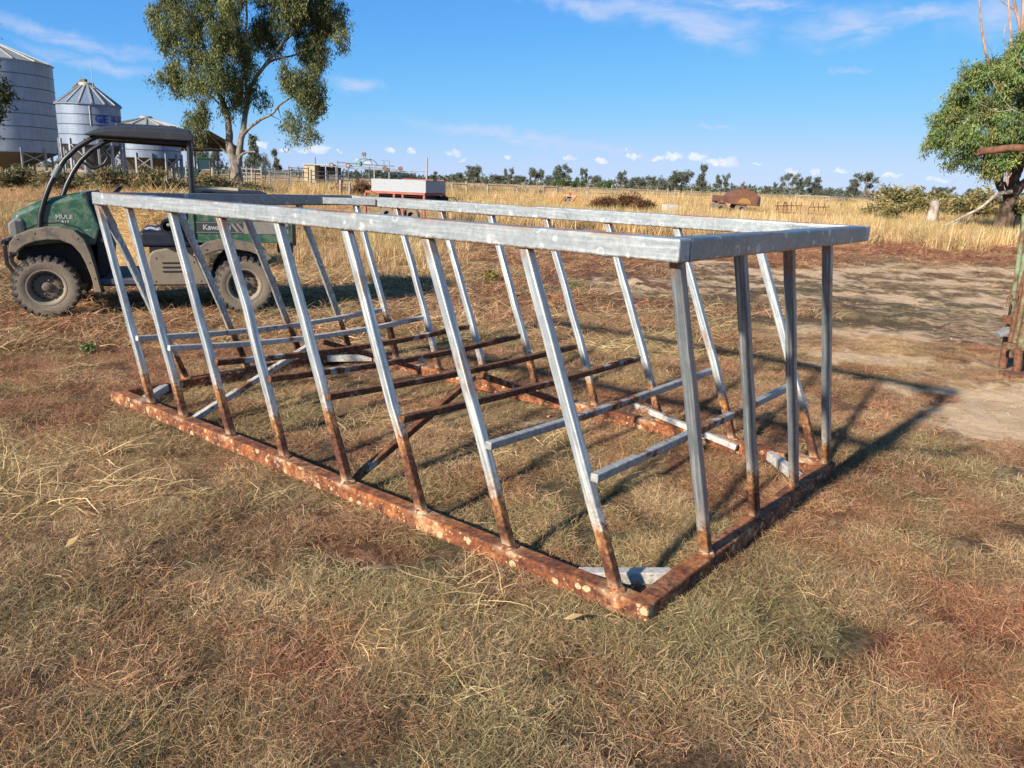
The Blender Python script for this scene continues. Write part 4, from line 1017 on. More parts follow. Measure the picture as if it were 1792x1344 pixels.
# ---- the leafy tree at the right
TY2 = 36.0
tb2 = FEET(1768, TY2); rt = thing('leafy_tree', 'round leafy tree with a short crooked dark trunk at the right edge', 'tree', tb2)
def rp(px, py, dy=0.0): return AT(px, py, TY2 + dy) - tb2
mb = MB()
limb(mb, [(0, 0, -.2), rp(1763, 388), rp(1758, 370), rp(1766, 350), rp(1770, 335)], .33, .24, 1, 10, .02)
mb.tube([(0, 0, -.2), (0, 0, .35), (-.02, 0, .8)], [.55, .38, .30], 10)
limb(mb, [rp(1770, 342), rp(1776, 318), rp(1780, 296), rp(1776, 262), rp(1770, 210)], .26, .12, 2, 9, .02)
limb(mb, [rp(1766, 346), rp(1754, 335), rp(1746, 322), rp(1741, 305), rp(1735, 285), rp(1715, 250)], .15, .06, 3, 8, .02)
limb(mb, [rp(1752, 334), rp(1752, 312), rp(1754, 290), rp(1750, 250)], .12, .05, 4, 8, .02)
limb(mb, [rp(1772, 345), rp(1790, 322), rp(1806, 310), rp(1830, 280)], .22, .12, 5, 8, .02)
limb(mb, [rp(1758, 318), rp(1764, 335), rp(1770, 345)], .05, .08, 6, 6, .01)
limb(mb, [rp(1782, 300), rp(1800, 240), rp(1810, 160)], .18, .07, 7)
mb.build('trunk', BARK_DARK, rt, True)
mb = MB()
for k, pts_ in enumerate([[(1792, 200), (1770, 190), (1750, 165), (1735, 140), (1728, 128)], [(1770, 192), (1745, 195), (1722, 185), (1712, 180)], [(1790, 215), (1760, 205), (1735, 200)], [(1792, 120), (1780, 105), (1776, 92)], [(1700, 284), (1690, 292), (1678, 305), (1664, 325)], [(1712, 290), (1700, 290), (1686, 296)]]):
    limb(mb, [rp(*q, -2.3 if q[1] < 260 else -.5) for q in pts_], .022, .006, 60 + k, 5, .01)
tag(mb.build('dead_twigs', BARK_GREY, rt, True), kind='stuff')
def rblob(px, py, rx, ry, dy=0.0, dens=1.0):
    c = rp(px, py, dy); k = TY2 / F_PX
    return (c[0], c[1], c[2], rx * k, (rx + ry) / 2 * k, ry * k, dens)
RB_ = [rblob(a[0], a[1], a[2] * .9, a[3] * .9, *a[4:]) for a in [
    (1760, 118, 46, 42), (1730, 150, 44, 40, -1), (1700, 172, 36, 34, 0), (1672, 205, 36, 36, 0), (1650, 232, 24, 32, 0), (1690, 232, 38, 36, -1), (1740, 220, 46, 42, -1.5), (1790, 190, 52, 60, -.5), (1800, 110, 46, 40, 0),
    (1730, 275, 30, 26, -1), (1760, 262, 34, 34, -1), (1800, 260, 40, 36, 0), (1655, 262, 16, 20, 0, .7), (1668, 278, 8, 10, 0, .6), (1640, 222, 14, 20, 0, .7), (1712, 262, 18, 20, -1), (1740, 298, 18, 14, -1, .6), (1850, 150, 60, 70, 0), (1860, 240, 50, 50, 0), (1785, 80, 24, 18, 0)]]
PAL_RT = [(.145, .21, .06), (.19, .26, .075), (.10, .155, .05), (.24, .29, .085), (.125, .185, .075), (.23, .21, .07)]
obj('crown', leaf_cloud('crown', RB_, 1750, 52, (.10, .22, .25), .13, 1.2, PAL_RT, 9, hang=.10, shell=.4, jit=.18, nsub=200, subr=(.26, .56), suba=1.1), LEAF, rt)
fb = thing('fallen_branch', 'long bare pale branch drooping from the crooked trunk down into the dry grass', 'branch', FEET(1700, TY2 - .6))
o0 = FEET(1700, TY2 - .6)
def fp(px, py, dy=0.0): return AT(px, py, TY2 - .4 + dy) - o0
mb = MB(); limb(mb, [fp(1770, 335), fp(1745, 340), fp(1730, 352), fp(1715, 364), fp(1690, 377), fp(1660, 392), fp(1625, 405), fp(1608, 410)], .10, .025, 3, 8, .01)
limb(mb, [fp(1682, 381), fp(1674, 390), fp(1668, 402)], .035, .012, 4, 6, .01); limb(mb, [fp(1696, 380, .5), fp(1690, 394, .5), fp(1686, 404, .4)], .03, .012, 5, 6, .01); limb(mb, [fp(1655, 394), fp(1650, 402)], .03, .01, 6, 6, .01)
mb.build('wood', BARK_GREY, fb, True)
st0 = FEET(1641, 42.0); stp = thing('tree_stump', 'weathered broken stump with a pale cut top in front of the olive bushes', 'stump', st0)
mb = MB(); mb.tube([(0, 0, -.2), (0, 0, .3), (.02, 0, .8), (.08, 0, 1.15)], [.34, .28, .25, .22], 10); mb.build('wood', BARK_GREY, stp, True)
mb = MB(); mb.tube([(.06, 0, 1.12), (.04, -.02, 1.36)], [.235, .20], 9); mb.build('broken_top', plain('cut_wood', (.34, .30, .26), .9), stp, True)
# bare dead tree rising behind it
db = FEET(1765, 46.0); dt = thing('dead_tree', 'bare dead limbs rising against the sky behind the leafy tree on the right', 'tree', db)
def dp(px, py, dy=0.0): return AT(px, py, 46.0 + dy) - db
mb = MB()
limb(mb, [(0, 0, -.2), dp(1765, 330), dp(1766, 230), dp(1770, 120)], .28, .16, 1, 8, .02)
for k, (pts_, a, c_) in enumerate([([(1768, 200), (1745, 130), (1728, 100), (1721, 70), (1716, 30), (1712, -30)], .12, .04), ([(1770, 120), (1769, 60), (1766, 20), (1764, -40)], .10, .05), ([(1770, 130), (1785, 60), (1779, 20), (1772, -10), (1768, -40)], .12, .06), ([(1775, 100), (1790, 40), (1791, -30)], .14, .09),
                            ([(1785, 42), (1775, 18), (1762, 8), (1752, 0), (1748, -20)], .05, .03), ([(1721, 75), (1727, 55), (1730, 40)], .02, .008), ([(1768, 55), (1760, 45), (1758, 60)], .02, .008), ([(1718, 60), (1736, 90), (1745, 75)], .02, .008), ([(1770, 120), (1757, 70), (1760, 40)], .03, .012)]):
    limb(mb, [dp(*q) for q in pts_], a, c_, 40 + k, 7, .02)
mb.build('trunk', bark('dead_bark', (.26, .17, .13), (.46, .33, .26), 5), dt, True)
mb = MB(); 
# ---- foliage at the left edge
lb = FEET(-120, 30.0); lt = thing('edge_tree', 'dark leafy branch ends poking in at the left edge over the tall silo', 'tree', lb)
def lp(px, py, dy=0.0): return AT(px, py, 30.0 + dy) - lb
mb = MB(); limb(mb, [(0, 0, -.2), lp(-120, 300), lp(-110, 200), lp(-90, 120), lp(-80, 40)], .22, .06, 1); limb(mb, [lp(-108, 210), lp(-60, 180), lp(-10, 165)], .08, .02, 2); mb.build('trunk', BARK_DARK, lt, True)
LB = [(*lp(px, py), rx * 30 / F_PX, rx * 30 / F_PX, ry * 30 / F_PX, dn) for px, py, rx, ry, dn in [(-70, 120, 50, 60, 1), (-20, 150, 32, 30, 1), (4, 160, 18, 14, .7), (-30, 190, 30, 30, 1), (-6, 236, 9, 14, .7), (-60, 230, 40, 50, 1), (-80, 40, 50, 50, 1), (5, 180, 9, 8, .4)]]
obj('crown', leaf_cloud('crown', LB, 500, 30, (.10, .22, .32), .14, .8, [(.035, .045, .02), (.05, .06, .024), (.07, .075, .03)], 19, hang=.08), LEAF, lt)

# ---- individual far trees: eight crowns, each tree with trunk and crown
PAL_FAR = [(.115, .13, .095), (.14, .155, .11), (.09, .105, .082), (.16, .17, .12), (.115, .13, .085)]
PAL_FARG = [(.07, .11, .030), (.095, .14, .035), (.055, .095, .03)]
def far_proto(kind, seed):
    r = np.random.default_rng(seed); bl = []; tm = MB(); H = 1.0
    if kind == 'round':
        for k in range(11):
            a = r.random() * 6.28; q = r.random() ** .5 * .34; bl.append((q * math.cos(a), q * math.sin(a), .52 + r.random() * .30, .17, .17, .13))
        limb(tm, [(0, 0, -.02), (.01, 0, .2), (-.01, 0, .5)], .035, .02, seed, 6, .003)
    elif kind == 'tall':
        for k in range(12):
            z = .35 + .62 * r.random(); q = .13 + .10 * math.sin(z * 5); a = r.random() * 6.28; bl.append((q * math.cos(a) * r.random(), q * math.sin(a), z, .13, .13, .09))
        limb(tm, [(0, 0, -.02), (.02, 0, .3), (0, 0, .6), (.02, 0, .9)], .03, .008, seed, 6, .003)
    elif kind == 'open':
        for k in range(14):
            a = r.random() * 6.28; q = .15 + r.random() * .42; bl.append((q * math.cos(a), q * math.sin(a), .40 + r.random() * .52, .15, .15, .10))
        for k in range(4): limb(tm, [(0, 0, -.02), (.02, 0, .2), (.25 * math.cos(k * 1.6), .25 * math.sin(k * 1.6), .5), (.4 * math.cos(k * 1.6), .4 * math.sin(k * 1.6), .75)], .028, .008, seed + k, 6, .003)
    else:
        for k in range(10):
            a = r.random() * 6.28; q = r.random() ** .5 * .55; bl.append((q * math.cos(a), q * math.sin(a), .28 + r.random() * .5, .2, .2, .2))
        limb(tm, [(0, 0, -.02), (0, 0, .4)], .03, .02, seed, 6, .003)
    pal = PAL_FARG if kind == 'greenbush' else PAL_FAR
    nc = 260 if kind in ('round', 'open') else 200
    return leaf_cloud('crown', bl, nc, 18, (.03, .065, .5), .030, .5, pal, seed, shell=.4), tm.mesh('trunk', True)
PROT = {}
for i, kd in enumerate(['round', 'round', 'tall', 'tall', 'open', 'open', 'bush', 'bush', 'greenbush']):
    PROT.setdefault(kd, []).append(far_proto(kd, 300 + i * 3))
BARK_FAR = bark('far_bark', (.12, .09, .07), (.30, .24, .19), 8)
def hor_y(px):                                  # row of the horizon at column px
    return (672 - ((px - 896) * RGT[2] + F_PX * FWD[2]) / -UPV[2]) if False else 672 + ((px - 896) * RGT[2] + F_PX * FWD[2]) / UPV[2]
FAR = [  # px, width px, top py, kind, distance
 (799, 22, 303, 'round', 190, 'small round tree first from the left in the far row right of the red seeder'),
 (830, 32, 290, 'round', 170, 'big dark round tree standing over its neighbours right of the red seeder'),
 (849, 14, 309, 'bush', 200, 'low bush close right of the big dark round tree'),
 (868, 26, 306, 'round', 200, 'grey-green tree between the low bush and the thin crowned tree'),
 (889, 20, 297, 'open', 210, 'thin open crowned tree in the far row over the two-rail fence'),
 (910, 24, 307, 'round', 205, 'broad low tree right of the thin open crowned one'),
 (940, 25, 296, 'round', 180, 'dark upright tree left of the bright green bushes'),
 (961, 20, 308, 'bush', 200, 'small grey bush between the dark upright tree and the pale open tree'),
 (982, 36, 292, 'open', 190, 'pale wide open tree rising behind the bright green bushes'),
 (985, 30, 309, 'greenbush', 165, 'bright green bush below the pale wide open tree'),
 (1010, 30, 310, 'greenbush', 168, 'bright green bush right of the first one behind the fence gate'),
 (1017, 16, 299, 'open', 200, 'slender tree rising behind the second bright green bush'),
 (1040, 20, 308, 'round', 200, 'round grey tree right of the bright green bushes'),
 (1060, 24, 313, 'greenbush', 170, 'low green bush between the round grey tree and the mushroom-topped tree'),
 (1087, 26, 303, 'open', 175, 'mushroom-topped tree right of the low green bush'),
 (1103, 18, 312, 'bush', 195, 'dark bush at the right foot of the mushroom-topped tree'),
 (1118, 26, 311, 'round', 185, 'mid green round tree over the dead weed clump'),
 (1140, 22, 308, 'round', 185, 'grey round tree left of the big dense crown'),
 (1168, 40, 304, 'bush', 170, 'left half of the big dense crown over the wire fence'),
 (1193, 42, 299, 'round', 172, 'right half of the big dense crown over the wire fence'),
 (1230, 18, 298, 'tall', 165, 'tall narrow two-tier tree left of the rusty bin'),
 (1236, 18, 320, 'bush', 170, 'bush at the foot of the tall narrow two-tier tree'),
 (1263, 25, 308, 'open', 165, 'small tree with see-through crown just left of the rusty bin'),
 (1345, 13, 327, 'round', 200, 'small round tree by itself right of the rusty bin'),
 (1363, 17, 322, 'open', 190, 'small open tree left of the twin crowned trees'),
 (1384, 28, 309, 'open', 170, 'left one of the twin crowned trees beyond the rail fence'),
 (1406, 22, 311, 'round', 172, 'right one of the twin crowned trees beyond the rail fence'),
 (1429, 17, 316, 'tall', 175, 'narrow topped tree right of the twin crowned trees'),
 (1436, 28, 326, 'bush', 170, 'low broad bush under the narrow topped tree'),
 (1458, 18, 330, 'bush', 200, 'small bush behind the lone fence post'),
 (1488, 36, 324, 'bush', 165, 'broad low tree left of the spreading tree'),
 (1521, 48, 309, 'open', 160, 'wide spreading tree over the black scrap heap'),
 (1565, 36, 329, 'round', 200, 'low far tree right of the wide spreading tree'),
 (1594, 14, 335, 'round', 220, 'tiny far tree left of the olive bushes'),
 (1638, 20, 330, 'open', 150, 'far open tree above the left olive bushes'),
 (1664, 26, 331, 'open', 150, 'far flat topped tree above the middle olive bushes'),
 (1704, 34, 332, 'open', 150, 'far flat topped tree left of the crooked trunk'),
 (446, 22, 249, 'tall', 150, 'tall thin tree right of the big gum trunk'),
 (462, 24, 270, 'bush', 140, 'round dark tree close right of the tall thin tree'),
 (436, 30, 282, 'bush', 135, 'dense dark tree just right of the big gum trunk'),
 (482, 14, 271, 'tall', 170, 'small narrow tree over the left of the cattle yard'),
 (376, 40, 264, 'bush', 130, 'mid green tree seen through the open shed'),
 (352, 30, 262, 'round', 130, 'tree behind the tractor cab under the shed'),
 (657, 36, 296, 'round', 190, 'dark tree behind the raised machine frame'), (617, 30, 297, 'bush', 190, 'dark tree behind the frame wheels'),
 (685, 34, 299, 'round', 190, 'dark tree left of the steel pole'), (711, 30, 303, 'round', 200, 'low tree just above the white seeder box'), (727, 22, 304, 'bush', 200, 'low tree left of the steel pole above the white box'), (754, 18, 306, 'round', 200, 'small tree right of the steel pole'), (776, 16, 308, 'open', 200, 'small tree above the grey end of the seeder box'),
 (762, 10, 304, 'tall', 210, 'thin little tree right of the steel pole')]
TREES = []
for i, (px, wpx, top, kd, D, lab) in enumerate(FAR):
    q = FEET(px, D); h = CAM_H + (hor_y(px) - top) * D / F_PX * 1.0
    natw = {'round': .95, 'tall': .46, 'open': 1.15, 'bush': 1.4, 'greenbush': 1.4}[kd]
    cm, tm = PROT[kd][i % len(PROT[kd])]
    e_ = thing('far_tree', lab, 'tree', q, (i * 1.7) % 6.28, 'trees along the horizon'); ws = wpx * D / F_PX / natw
    a = obj('trunk', tm, BARK_FAR, e_); c_ = obj('crown', cm, LEAF, e_); a.scale = c_.scale = (ws * 1.15, ws * 1.15, h * 1.1)
# far woodland seen as one low line at the horizon
r = np.random.default_rng(77); bl = []
for k in range(520):
    a = math.radians(-50 + 100 * k / 520 + r.normal() * .3); D = r.uniform(480, 760)
    hh = .62 * (1.2 + 4.6 * vnoise(np.array([k * .13]), np.array([3.3]), 4)[0]) * (1.0 if r.random() < .6 else .3)
    bl.append((D * math.sin(a), D * math.cos(a), hh * .45, r.uniform(5, 14), 5, hh * .62))
wl = leaf_cloud('distant_woodland', bl, 3200, 10, (1.6, 3.6, .55), 1.5, .2, PAL_FAR, 78, shell=.3)
tag(obj('distant_woodland', wl, LEAF), kind='stuff')
# ---- bushes and weeds
def bush_meshes(pal, seed, n=3, leaf=(.06, .16, .3), dr=-.8, nc=150):
    out = []
    for k in range(n):
        r = np.random.default_rng(seed + k); bl = [(.38 * math.cos(a) * q, .38 * math.sin(a) * q, .12 + r.random() * .62, .24, .24, .26) for a, q in zip(r.random(10) * 6.28, r.random(10))]
        out.append(leaf_cloud('foliage', bl, nc, 14, leaf, .055, dr, pal, seed + k, shell=.3))
    return out
BW = bush_meshes([(.14, .14, .06), (.22, .18, .08), (.10, .115, .055), (.30, .21, .10), (.17, .16, .075), (.26, .15, .075)], 500, 4)
BO = bush_meshes([(.26, .22, .085), (.34, .27, .10), (.19, .18, .075), (.15, .15, .065), (.40, .30, .12)], 540, 3)
BD = bush_meshes([(.14, .052, .028), (.20, .080, .038), (.09, .042, .026), (.27, .16, .07)], 580, 2, (.10, .24, .12), -1.6)
STEM = plain('weed_stem', (.20, .15, .08), .9)
def stem_mesh(seed):
    mb = MB(); r_ = random.Random(seed)
    for k in range(7):
        a = r_.random() * 6.28; limb(mb, [(0, 0, -.03), (.1 * math.cos(a), .1 * math.sin(a), .3), (.28 * math.cos(a), .28 * math.sin(a), .75)], .012, .005, k, 5, .003, 2)
    return mb.mesh('stems', True)
STM = [stem_mesh(1), stem_mesh(2)]
def bushes(lst, ms, name, group):
    for i, (px, D, w, h, lab) in enumerate(lst):
        q = FEET(px, D); e_ = thing(name, lab, 'bush', q, (i * 2.1) % 6.28, group)
        c_ = obj('foliage', ms[i % len(ms)], LEAF, e_); s_ = obj('stems', STM[i % 2], STEM, e_); h *= 1 if name != 'olive_bush' else (.8, 1.12, .92, 1.05, .85, 1.1)[i % 6]
        c_.scale = s_.scale = (w, w, h)
bushes([(6, 46, 2.6, 1.7, 'tall weedy bush at the left edge below the tall silo'), (40, 47, 2.4, 1.5, 'weedy bush left of the front roof post of the buggy'), (84, 45, 2.2, 1.25, 'weedy bush behind the front roof post of the buggy'), (122, 47, 2.2, 1.3, 'weedy bush between the two front roof posts'),
        (158, 46, 2.4, 1.5, 'weedy bush below the lettered silo'), (196, 45, 2.4, 1.6, 'tall weedy bush under the gap between two silos'), (236, 47, 2.2, 1.4, 'weedy bush below the short silo'), (264, 45, 2.4, 1.75, 'tallest weedy bush below the short silo'), (298, 46, 2.3, 1.35, 'weedy bush left of the rear roof post of the buggy'), (352, 50, 2.4, 1.3, 'weedy bush in front of the tractor'), (380, 52, 2.6, 1.3, 'weedy bush left of the foot of the big gum'), (438, 56, 2.4, .9, 'low weedy bush right of the foot of the big gum')], BW, 'weedy_bush', 'weedy bushes along the silo yard')
bushes([(1556, 50, 3.0, 1.75, 'leftmost olive bush beyond the tall dry grass'), (1590, 52, 3.4, 2.0, 'second olive bush left of the broken stump'), (1622, 50, 3.0, 1.85, 'olive bush just left of the broken stump'), (1662, 48, 3.0, 1.8, 'olive bush right of the broken stump'), (1690, 50, 3.2, 1.95, 'dark olive bush above the fallen branch'),
        (1722, 49, 3.2, 2.1, 'tall olive bush left of the crooked trunk'), (1752, 51, 3.0, 1.8, 'olive bush behind the crooked trunk'), (1790, 48, 3.2, 1.7, 'olive bush at the right edge behind the leafy tree'), (1570, 44, 1.8, 1.2, 'small dark bush in front of the leftmost olive bushes')], BO, 'olive_bush', 'olive bushes below the leafy tree')
bushes([(1058, 41, 1.7, 1.05, 'dead dark-brown weed clump, left one of three beyond the feeder'), (1092, 42, 2.1, 1.15, 'dead dark-brown weed clump, middle one of three beyond the feeder'), (1130, 41, 1.9, .95, 'dead dark-brown weed clump beside the pale block'), (640, 60, 1.5, 1.25, 'tall rust-brown weed clump behind the left end of the white seeder box'), (627, 58, 1.3, 1.0, 'rust-brown weeds by the thin black post')], BD, 'dead_weed', 'dead weed clumps')
for i, (px, py, s_, lab) in enumerate([(155, 616, .10, 'small green weed alone on the bare ground left of the feeder'), (452, 300, 0, ''), (858, 492, .22, 'yellowish weed seen between the far bars of the feeder'), (1673, 436, .40, 'small grey-green weed on the red strip at the right'), (1004, 506, .12, 'tiny bright green weed on the bare patch beyond the feeder'), (1150, 390, 0, '')]):
    if not s_: continue
    q = G(px, py); e_ = thing('green_weed', lab, 'weed', q, i)
    wm = leaf_cloud('leaves', [(0, 0, .35, .5, .5, .35)], 40, 7, (.14, .34, .42), .12, -.5, [(.10, .17, .05), (.15, .20, .06)] if i != 2 else [(.30, .22, .05), (.22, .19, .05)], 900 + i, shell=.1)
    c_ = obj('leaves', wm, LEAF, e_); c_.scale = (s_ * 1.1, s_ * 1.1, s_)
# ------------------------------------------------------------------ farm buildings and machinery
def galv_sheet(name, c=(.28, .33, .40), rough=.5, metal=.15, corr=0.0, axis=2):
    m, t, b = material(name); o, oj = ocoord(t)
    n1 = t.noise(oj, 1.1, 5, .6); n2 = t.noise(oj, 7, 5, .6)
    mp = t.new('ShaderNodeMapping'); t.put(mp.inputs[0], oj); mp.inputs['Scale'].default_value = (4, 4, .25)
    n3 = t.noise(mp.outputs[0], 2.0, 4, .6)
    k = t.math('ADD', t.math('MULTIPLY', n1, .5), t.math('MULTIPLY', n3, .5))
    col = t.mix(t.rng(k, .35, .65), tuple(x * .84 for x in c), tuple(min(.9, x * 1.12) for x in c))
    col = t.mix(t.rng(n2, .55, .75, 0, .2), col, (.30, .31, .31))
    nrm = None
    if corr:
        s = t.new('ShaderNodeSeparateXYZ'); t.put(s.inputs[0], o)
        nrm = t.bump(t.math('SINE', t.math('MULTIPLY', s.outputs[axis], corr)), .08, .02)
    setb(t, b, col, rough, metal, nrm)
    return m
SHEET = galv_sheet('silo_sheet', corr=62)
SHEET2 = galv_sheet('silo_sheet_dull', (.215, .265, .345), corr=62)
ROOFS = galv_sheet('silo_roof', (.34, .34, .32), .5, .15)
STEEL = galv_sheet('galv_post', (.30, .31, .32), .5, .15)
HOP = galv_sheet('hopper_sheet', (.085, .082, .080), .6, .15)  # sheet colour lowered to carry the shade on the down-facing cone
BAND = plain('dark_band', (.075, .085, .10), .6)  # joint rust, with the lip's shadow put into the colour
BLUE = plain('blue_print', (.015, .045, .30), .6, var=.1)
ROOFB = galv_sheet('silo_roof_blue', (.17, .22, .29), .5, .15)
def silo(label, px, D, R, z_leg, z_eave, z_apex, nring, seed, sheet=None, roofm=None, legs=14, hopper_r=None):
    q = FEET(px, D); e_ = thing('grain_silo', label, 'silo', q, seed * .37, 'silos')
    hr = (z_eave - z_leg) / nring
    mb = MB(); mb.lathe([(R, 0), (R, hr - .03), (R + .012, hr - .028), (R + .012, hr - .004), (R, hr)], n=72); ringm = mb.mesh('wall_ring', True)
    for k in range(nring):
        o = obj('wall_ring', ringm, sheet or SHEET, e_, (0, 0, z_leg + k * hr), (0, 0, k * .9)); 
    bn_ = MB(); bn_.lathe([(R - .005, 0), (R + .02, .0), (R + .02, .05), (R - .005, .05)], n=72); bnm = bn_.mesh('band')
    for k in range(nring + 1): obj('band', bnm, BAND, e_, (0, 0, z_leg + k * hr - .025))
    n = 16; pan = MB(); a = PI / n; r0 = .36
    pan._add([(math.cos(-a) * (R + .12), math.sin(-a) * (R + .12), 0), (math.cos(a) * (R + .12), math.sin(a) * (R + .12), 0), (math.cos(a) * r0, math.sin(a) * r0, z_apex - z_eave), (math.cos(-a) * r0, math.sin(-a) * r0, z_apex - z_eave),
              (math.cos(-a) * (R + .12), math.sin(-a) * (R + .12), -.05), (math.cos(a) * (R + .12), math.sin(a) * (R + .12), -.05)], [(0, 1, 2, 3), (4, 5, 1, 0)])
    rib = MB(); rib.path([(math.cos(a) * (R + .1), math.sin(a) * (R + .1), .03), (math.cos(a) * r0, math.sin(a) * r0, z_apex - z_eave + .03)], .10, .07)
    pm_, rm_ = pan.mesh('roof_panel'), rib.mesh('roof_rib')
    for k in range(n):
        obj('roof_panel', pm_, roofm or ROOFS, e_, (0, 0, z_eave + .02), (0, 0, 2 * a * k)); obj('roof_rib', rm_, ROOFS, e_, (0, 0, z_eave + .02), (0, 0, 2 * a * k))
    mb = MB(); mb.lathe([(.44, -.08), (.44, .16), (.40, .20), (0, .24)], (0, 0, z_apex), n=20); mb.build('roof_cap', ROOFS, e_, True)
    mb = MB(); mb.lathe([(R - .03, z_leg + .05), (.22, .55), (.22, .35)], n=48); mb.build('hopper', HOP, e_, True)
    lg = MB(); lg.path([(R + .03, 0, -.1), (R + .03, 0, z_leg + .35)], .13, .12); lm = lg.mesh('leg')
    br = MB(); a2 = 2 * PI / legs; br.path([(R + .05, 0, z_leg - .75), (R * math.cos(a2) + .04, R * math.sin(a2), z_leg - .02)], .06, .06); br.path([(R * math.cos(a2), R * math.sin(a2), z_leg - .75), (R + .05, 0.07, z_leg - .02)], .06, .06); bm_ = br.mesh('leg_brace')
    for k in range(legs):
        obj('leg', lm, STEEL, e_, None, (0, 0, a2 * k))
        if k % 2 == 0: tag(obj('leg_brace', bm_, STEEL, e_, None, (0, 0, a2 * k)))
    mb = MB(); mb.lathe([(R * .55, z_leg * .42), (R * .55 + .05, z_leg * .42), (R * .55 + .05, z_leg * .42 + .06), (R * .55, z_leg * .42 + .06)], n=32); mb.build('hoop', STEEL, e_)
    return e_, q
def zz(px, py, D): return float(AT(px, py, D)[2])
D1, D2, D3 = 62, 52, 60
s1, q1 = silo('tallest galvanised grain silo at the left edge, cut off by the frame', 8, D1, 84 * D1 / F_PX * 1.06, zz(60, 268, D1), zz(40, 111, D1), zz(2, 73, D1), 7, 3)
s2_, q2 = silo('middle galvanised grain silo with blue letters and a hatch on its roof', 167, D2, 57 * D2 / F_PX * .84, zz(180, 255, D2), zz(150, 185, D2), zz(142, 150, D2), 4, 5, SHEET2, ROOFB)
s3_, q3 = silo('short galvanised grain silo showing just above the black roof of the buggy', 264, D3, 55 * D3 / F_PX * .93, zz(265, 277, D3), zz(262, 222, D3), zz(246, 208, D3), 4, 8, SHEET2)
# lettering curved on the middle silo, hatch and little mast
def curved_text(body, size, R, ang, z, mat, parent, bold=.02):
    me = text_mesh(body, size, size * bold, .002)
    for v in me.vertices:
        a = ang + v.co.x / R; rr = R + .02 + v.co.z; y = v.co.y
        v.co = (rr * math.cos(a), rr * math.sin(a), z + y)
    return obj('lettering', me, mat, parent)
R2 = 57 * D2 / F_PX * .84
s2_.rotation_euler = (0, 0, 0); vdir = math.atan2(-q2[1], -q2[0])
curved_text('GE', .62, R2, vdir + .16, zz(185, 217, D2), BLUE, s2_, .04)
curved_text('SILOS', .40, R2, vdir + .16 + 1.0 / R2, zz(192, 215, D2) + .04, BLUE, s2_, .03)
mb = MB(); mb.path([(R2 * math.cos(vdir + .02) * 1.004, R2 * math.sin(vdir + .02) * 1.004, zz(157, 222, D2)), (R2 * math.cos(vdir + .02) * 1.004, R2 * math.sin(vdir + .02) * 1.004, zz(155, 188, D2))], .05, .04); mb.build('seam', STEEL, s2_)
za = zz(142, 150, D2)
mb = MB(); mb.path([(-.8, -.15, za - .22), (-.2, -.05, za + .34)], .30, .10); mb.bb((-.28, -.2, za + .05), (.02, .15, za + .40)); mb.build('roof_hatch', plain('hatch_rust', (.17, .115, .07), .8), s2_, bevel=.02)
mb = MB(); mb.tube([(.55, -.3, za - .2), (.56, -.3, za + 1.35)], .022, 6); mb.build('mast', STEEL, s2_)
# bits at the foot of the silos
for i, (px, D, w, h, lab) in enumerate([(92, 58, 1.1, 1.1, 'white seed bag heap below the tall silo'), (215, 62, 1.3, .9, 'pale bulky bag below the gap beside the short silo')]):
    q = FEET(px, D); e_ = thing('bulk_bag', lab, 'bag', q)
    mb = MB(); mb.lathe([(0, 0), (w * .5, .05), (w * .56, h * .45), (w * .45, h * .9), (w * .15, h), (0, h * 1.05)], n=16); mb.build('sack', plain('bag_cloth%d' % i, (.42, .40, .37), .9), e_, True)
q = FEET(331, 68); pnl = thing('ladder', 'pale steel ladder standing between the short silo and the tree trunk', 'ladder', q)
mb = MB(); z1_ = zz(331, 262, 68)
for sx_ in (-.22, .22): MB().path([(sx_, 0, 0), (sx_, 0, z1_)], .07, .06).build('stile', STEEL, pnl)
rm = MB().path([(-.22, 0, 0), (.22, 0, 0)], .05, .05).mesh('rung')
for k in range(9): obj('rung', rm, STEEL, pnl, (0, 0, .3 + k * .33))

# ---- open hay shed
DS = 92.0; qs = FEET(366, DS); shed = thing('hay_shed', 'open-sided hay shed with a dark trussed gable roof behind the gum trunk', 'shed', qs, math.radians(52))
SW = 4.3; ze, zp, SLn = zz(366, 258, DS), zz(366, 229, DS), 16
m_roof = galv_sheet('shed_roof', (.27, .28, .28), .55, .15, corr=40, axis=1)
for sg in (-1, 1):
    mb = MB(); mb.prism([(0, zp), (sg * (SW + .35), ze - .22), (sg * (SW + .35), ze - .16), (0, zp + .06)], -.5, SLn); mb.build('roof_sheet', m_roof, shed)
    mb = MB(); mb.prism([(0, zp - .03), (sg * (SW + .3), ze - .25), (sg * (SW + .3), ze - .235), (0, zp - .012)], -.3, SLn - .1); mb.build('roof_shade_sheet', P['dark'], shed)  # dark sheet added so the roof's underside looks shaded
STL = plain('shed_steel', (.22, .20, .175), .7); wm_ = plain('shaded_purlin', (.05, .04, .03), .9)  # purlin colour darkened to match the shade under the roof
for yy in (0, 5, 10, 15):
    for sg in (-1, 1): MB().path([(sg * SW, yy, 0), (sg * SW, yy, ze)], .16, .16).build('post', STL, shed)
    tr_ = MB()
    tr_.path([(-SW, yy, ze - .12), (SW, yy, ze - .12)], .10, .10)
    for sg in (-1, 1):
        tr_.path([(sg * SW, yy, ze - .14), (0, yy, zp - .10)], .10, .10); tr_.path([(sg * SW * .5, yy, ze - .12), (0, yy, zp - .14)], .06, .06); tr_.path([(sg * SW * .5, yy, ze - .1), (sg * SW * .62, yy, ze + .38 * (zp - ze))], .06, .06)
    tr_.path([(0, yy, ze - .1), (0, yy, zp - .1)], .06, .06)
    tr_.build('truss', STL, shed)
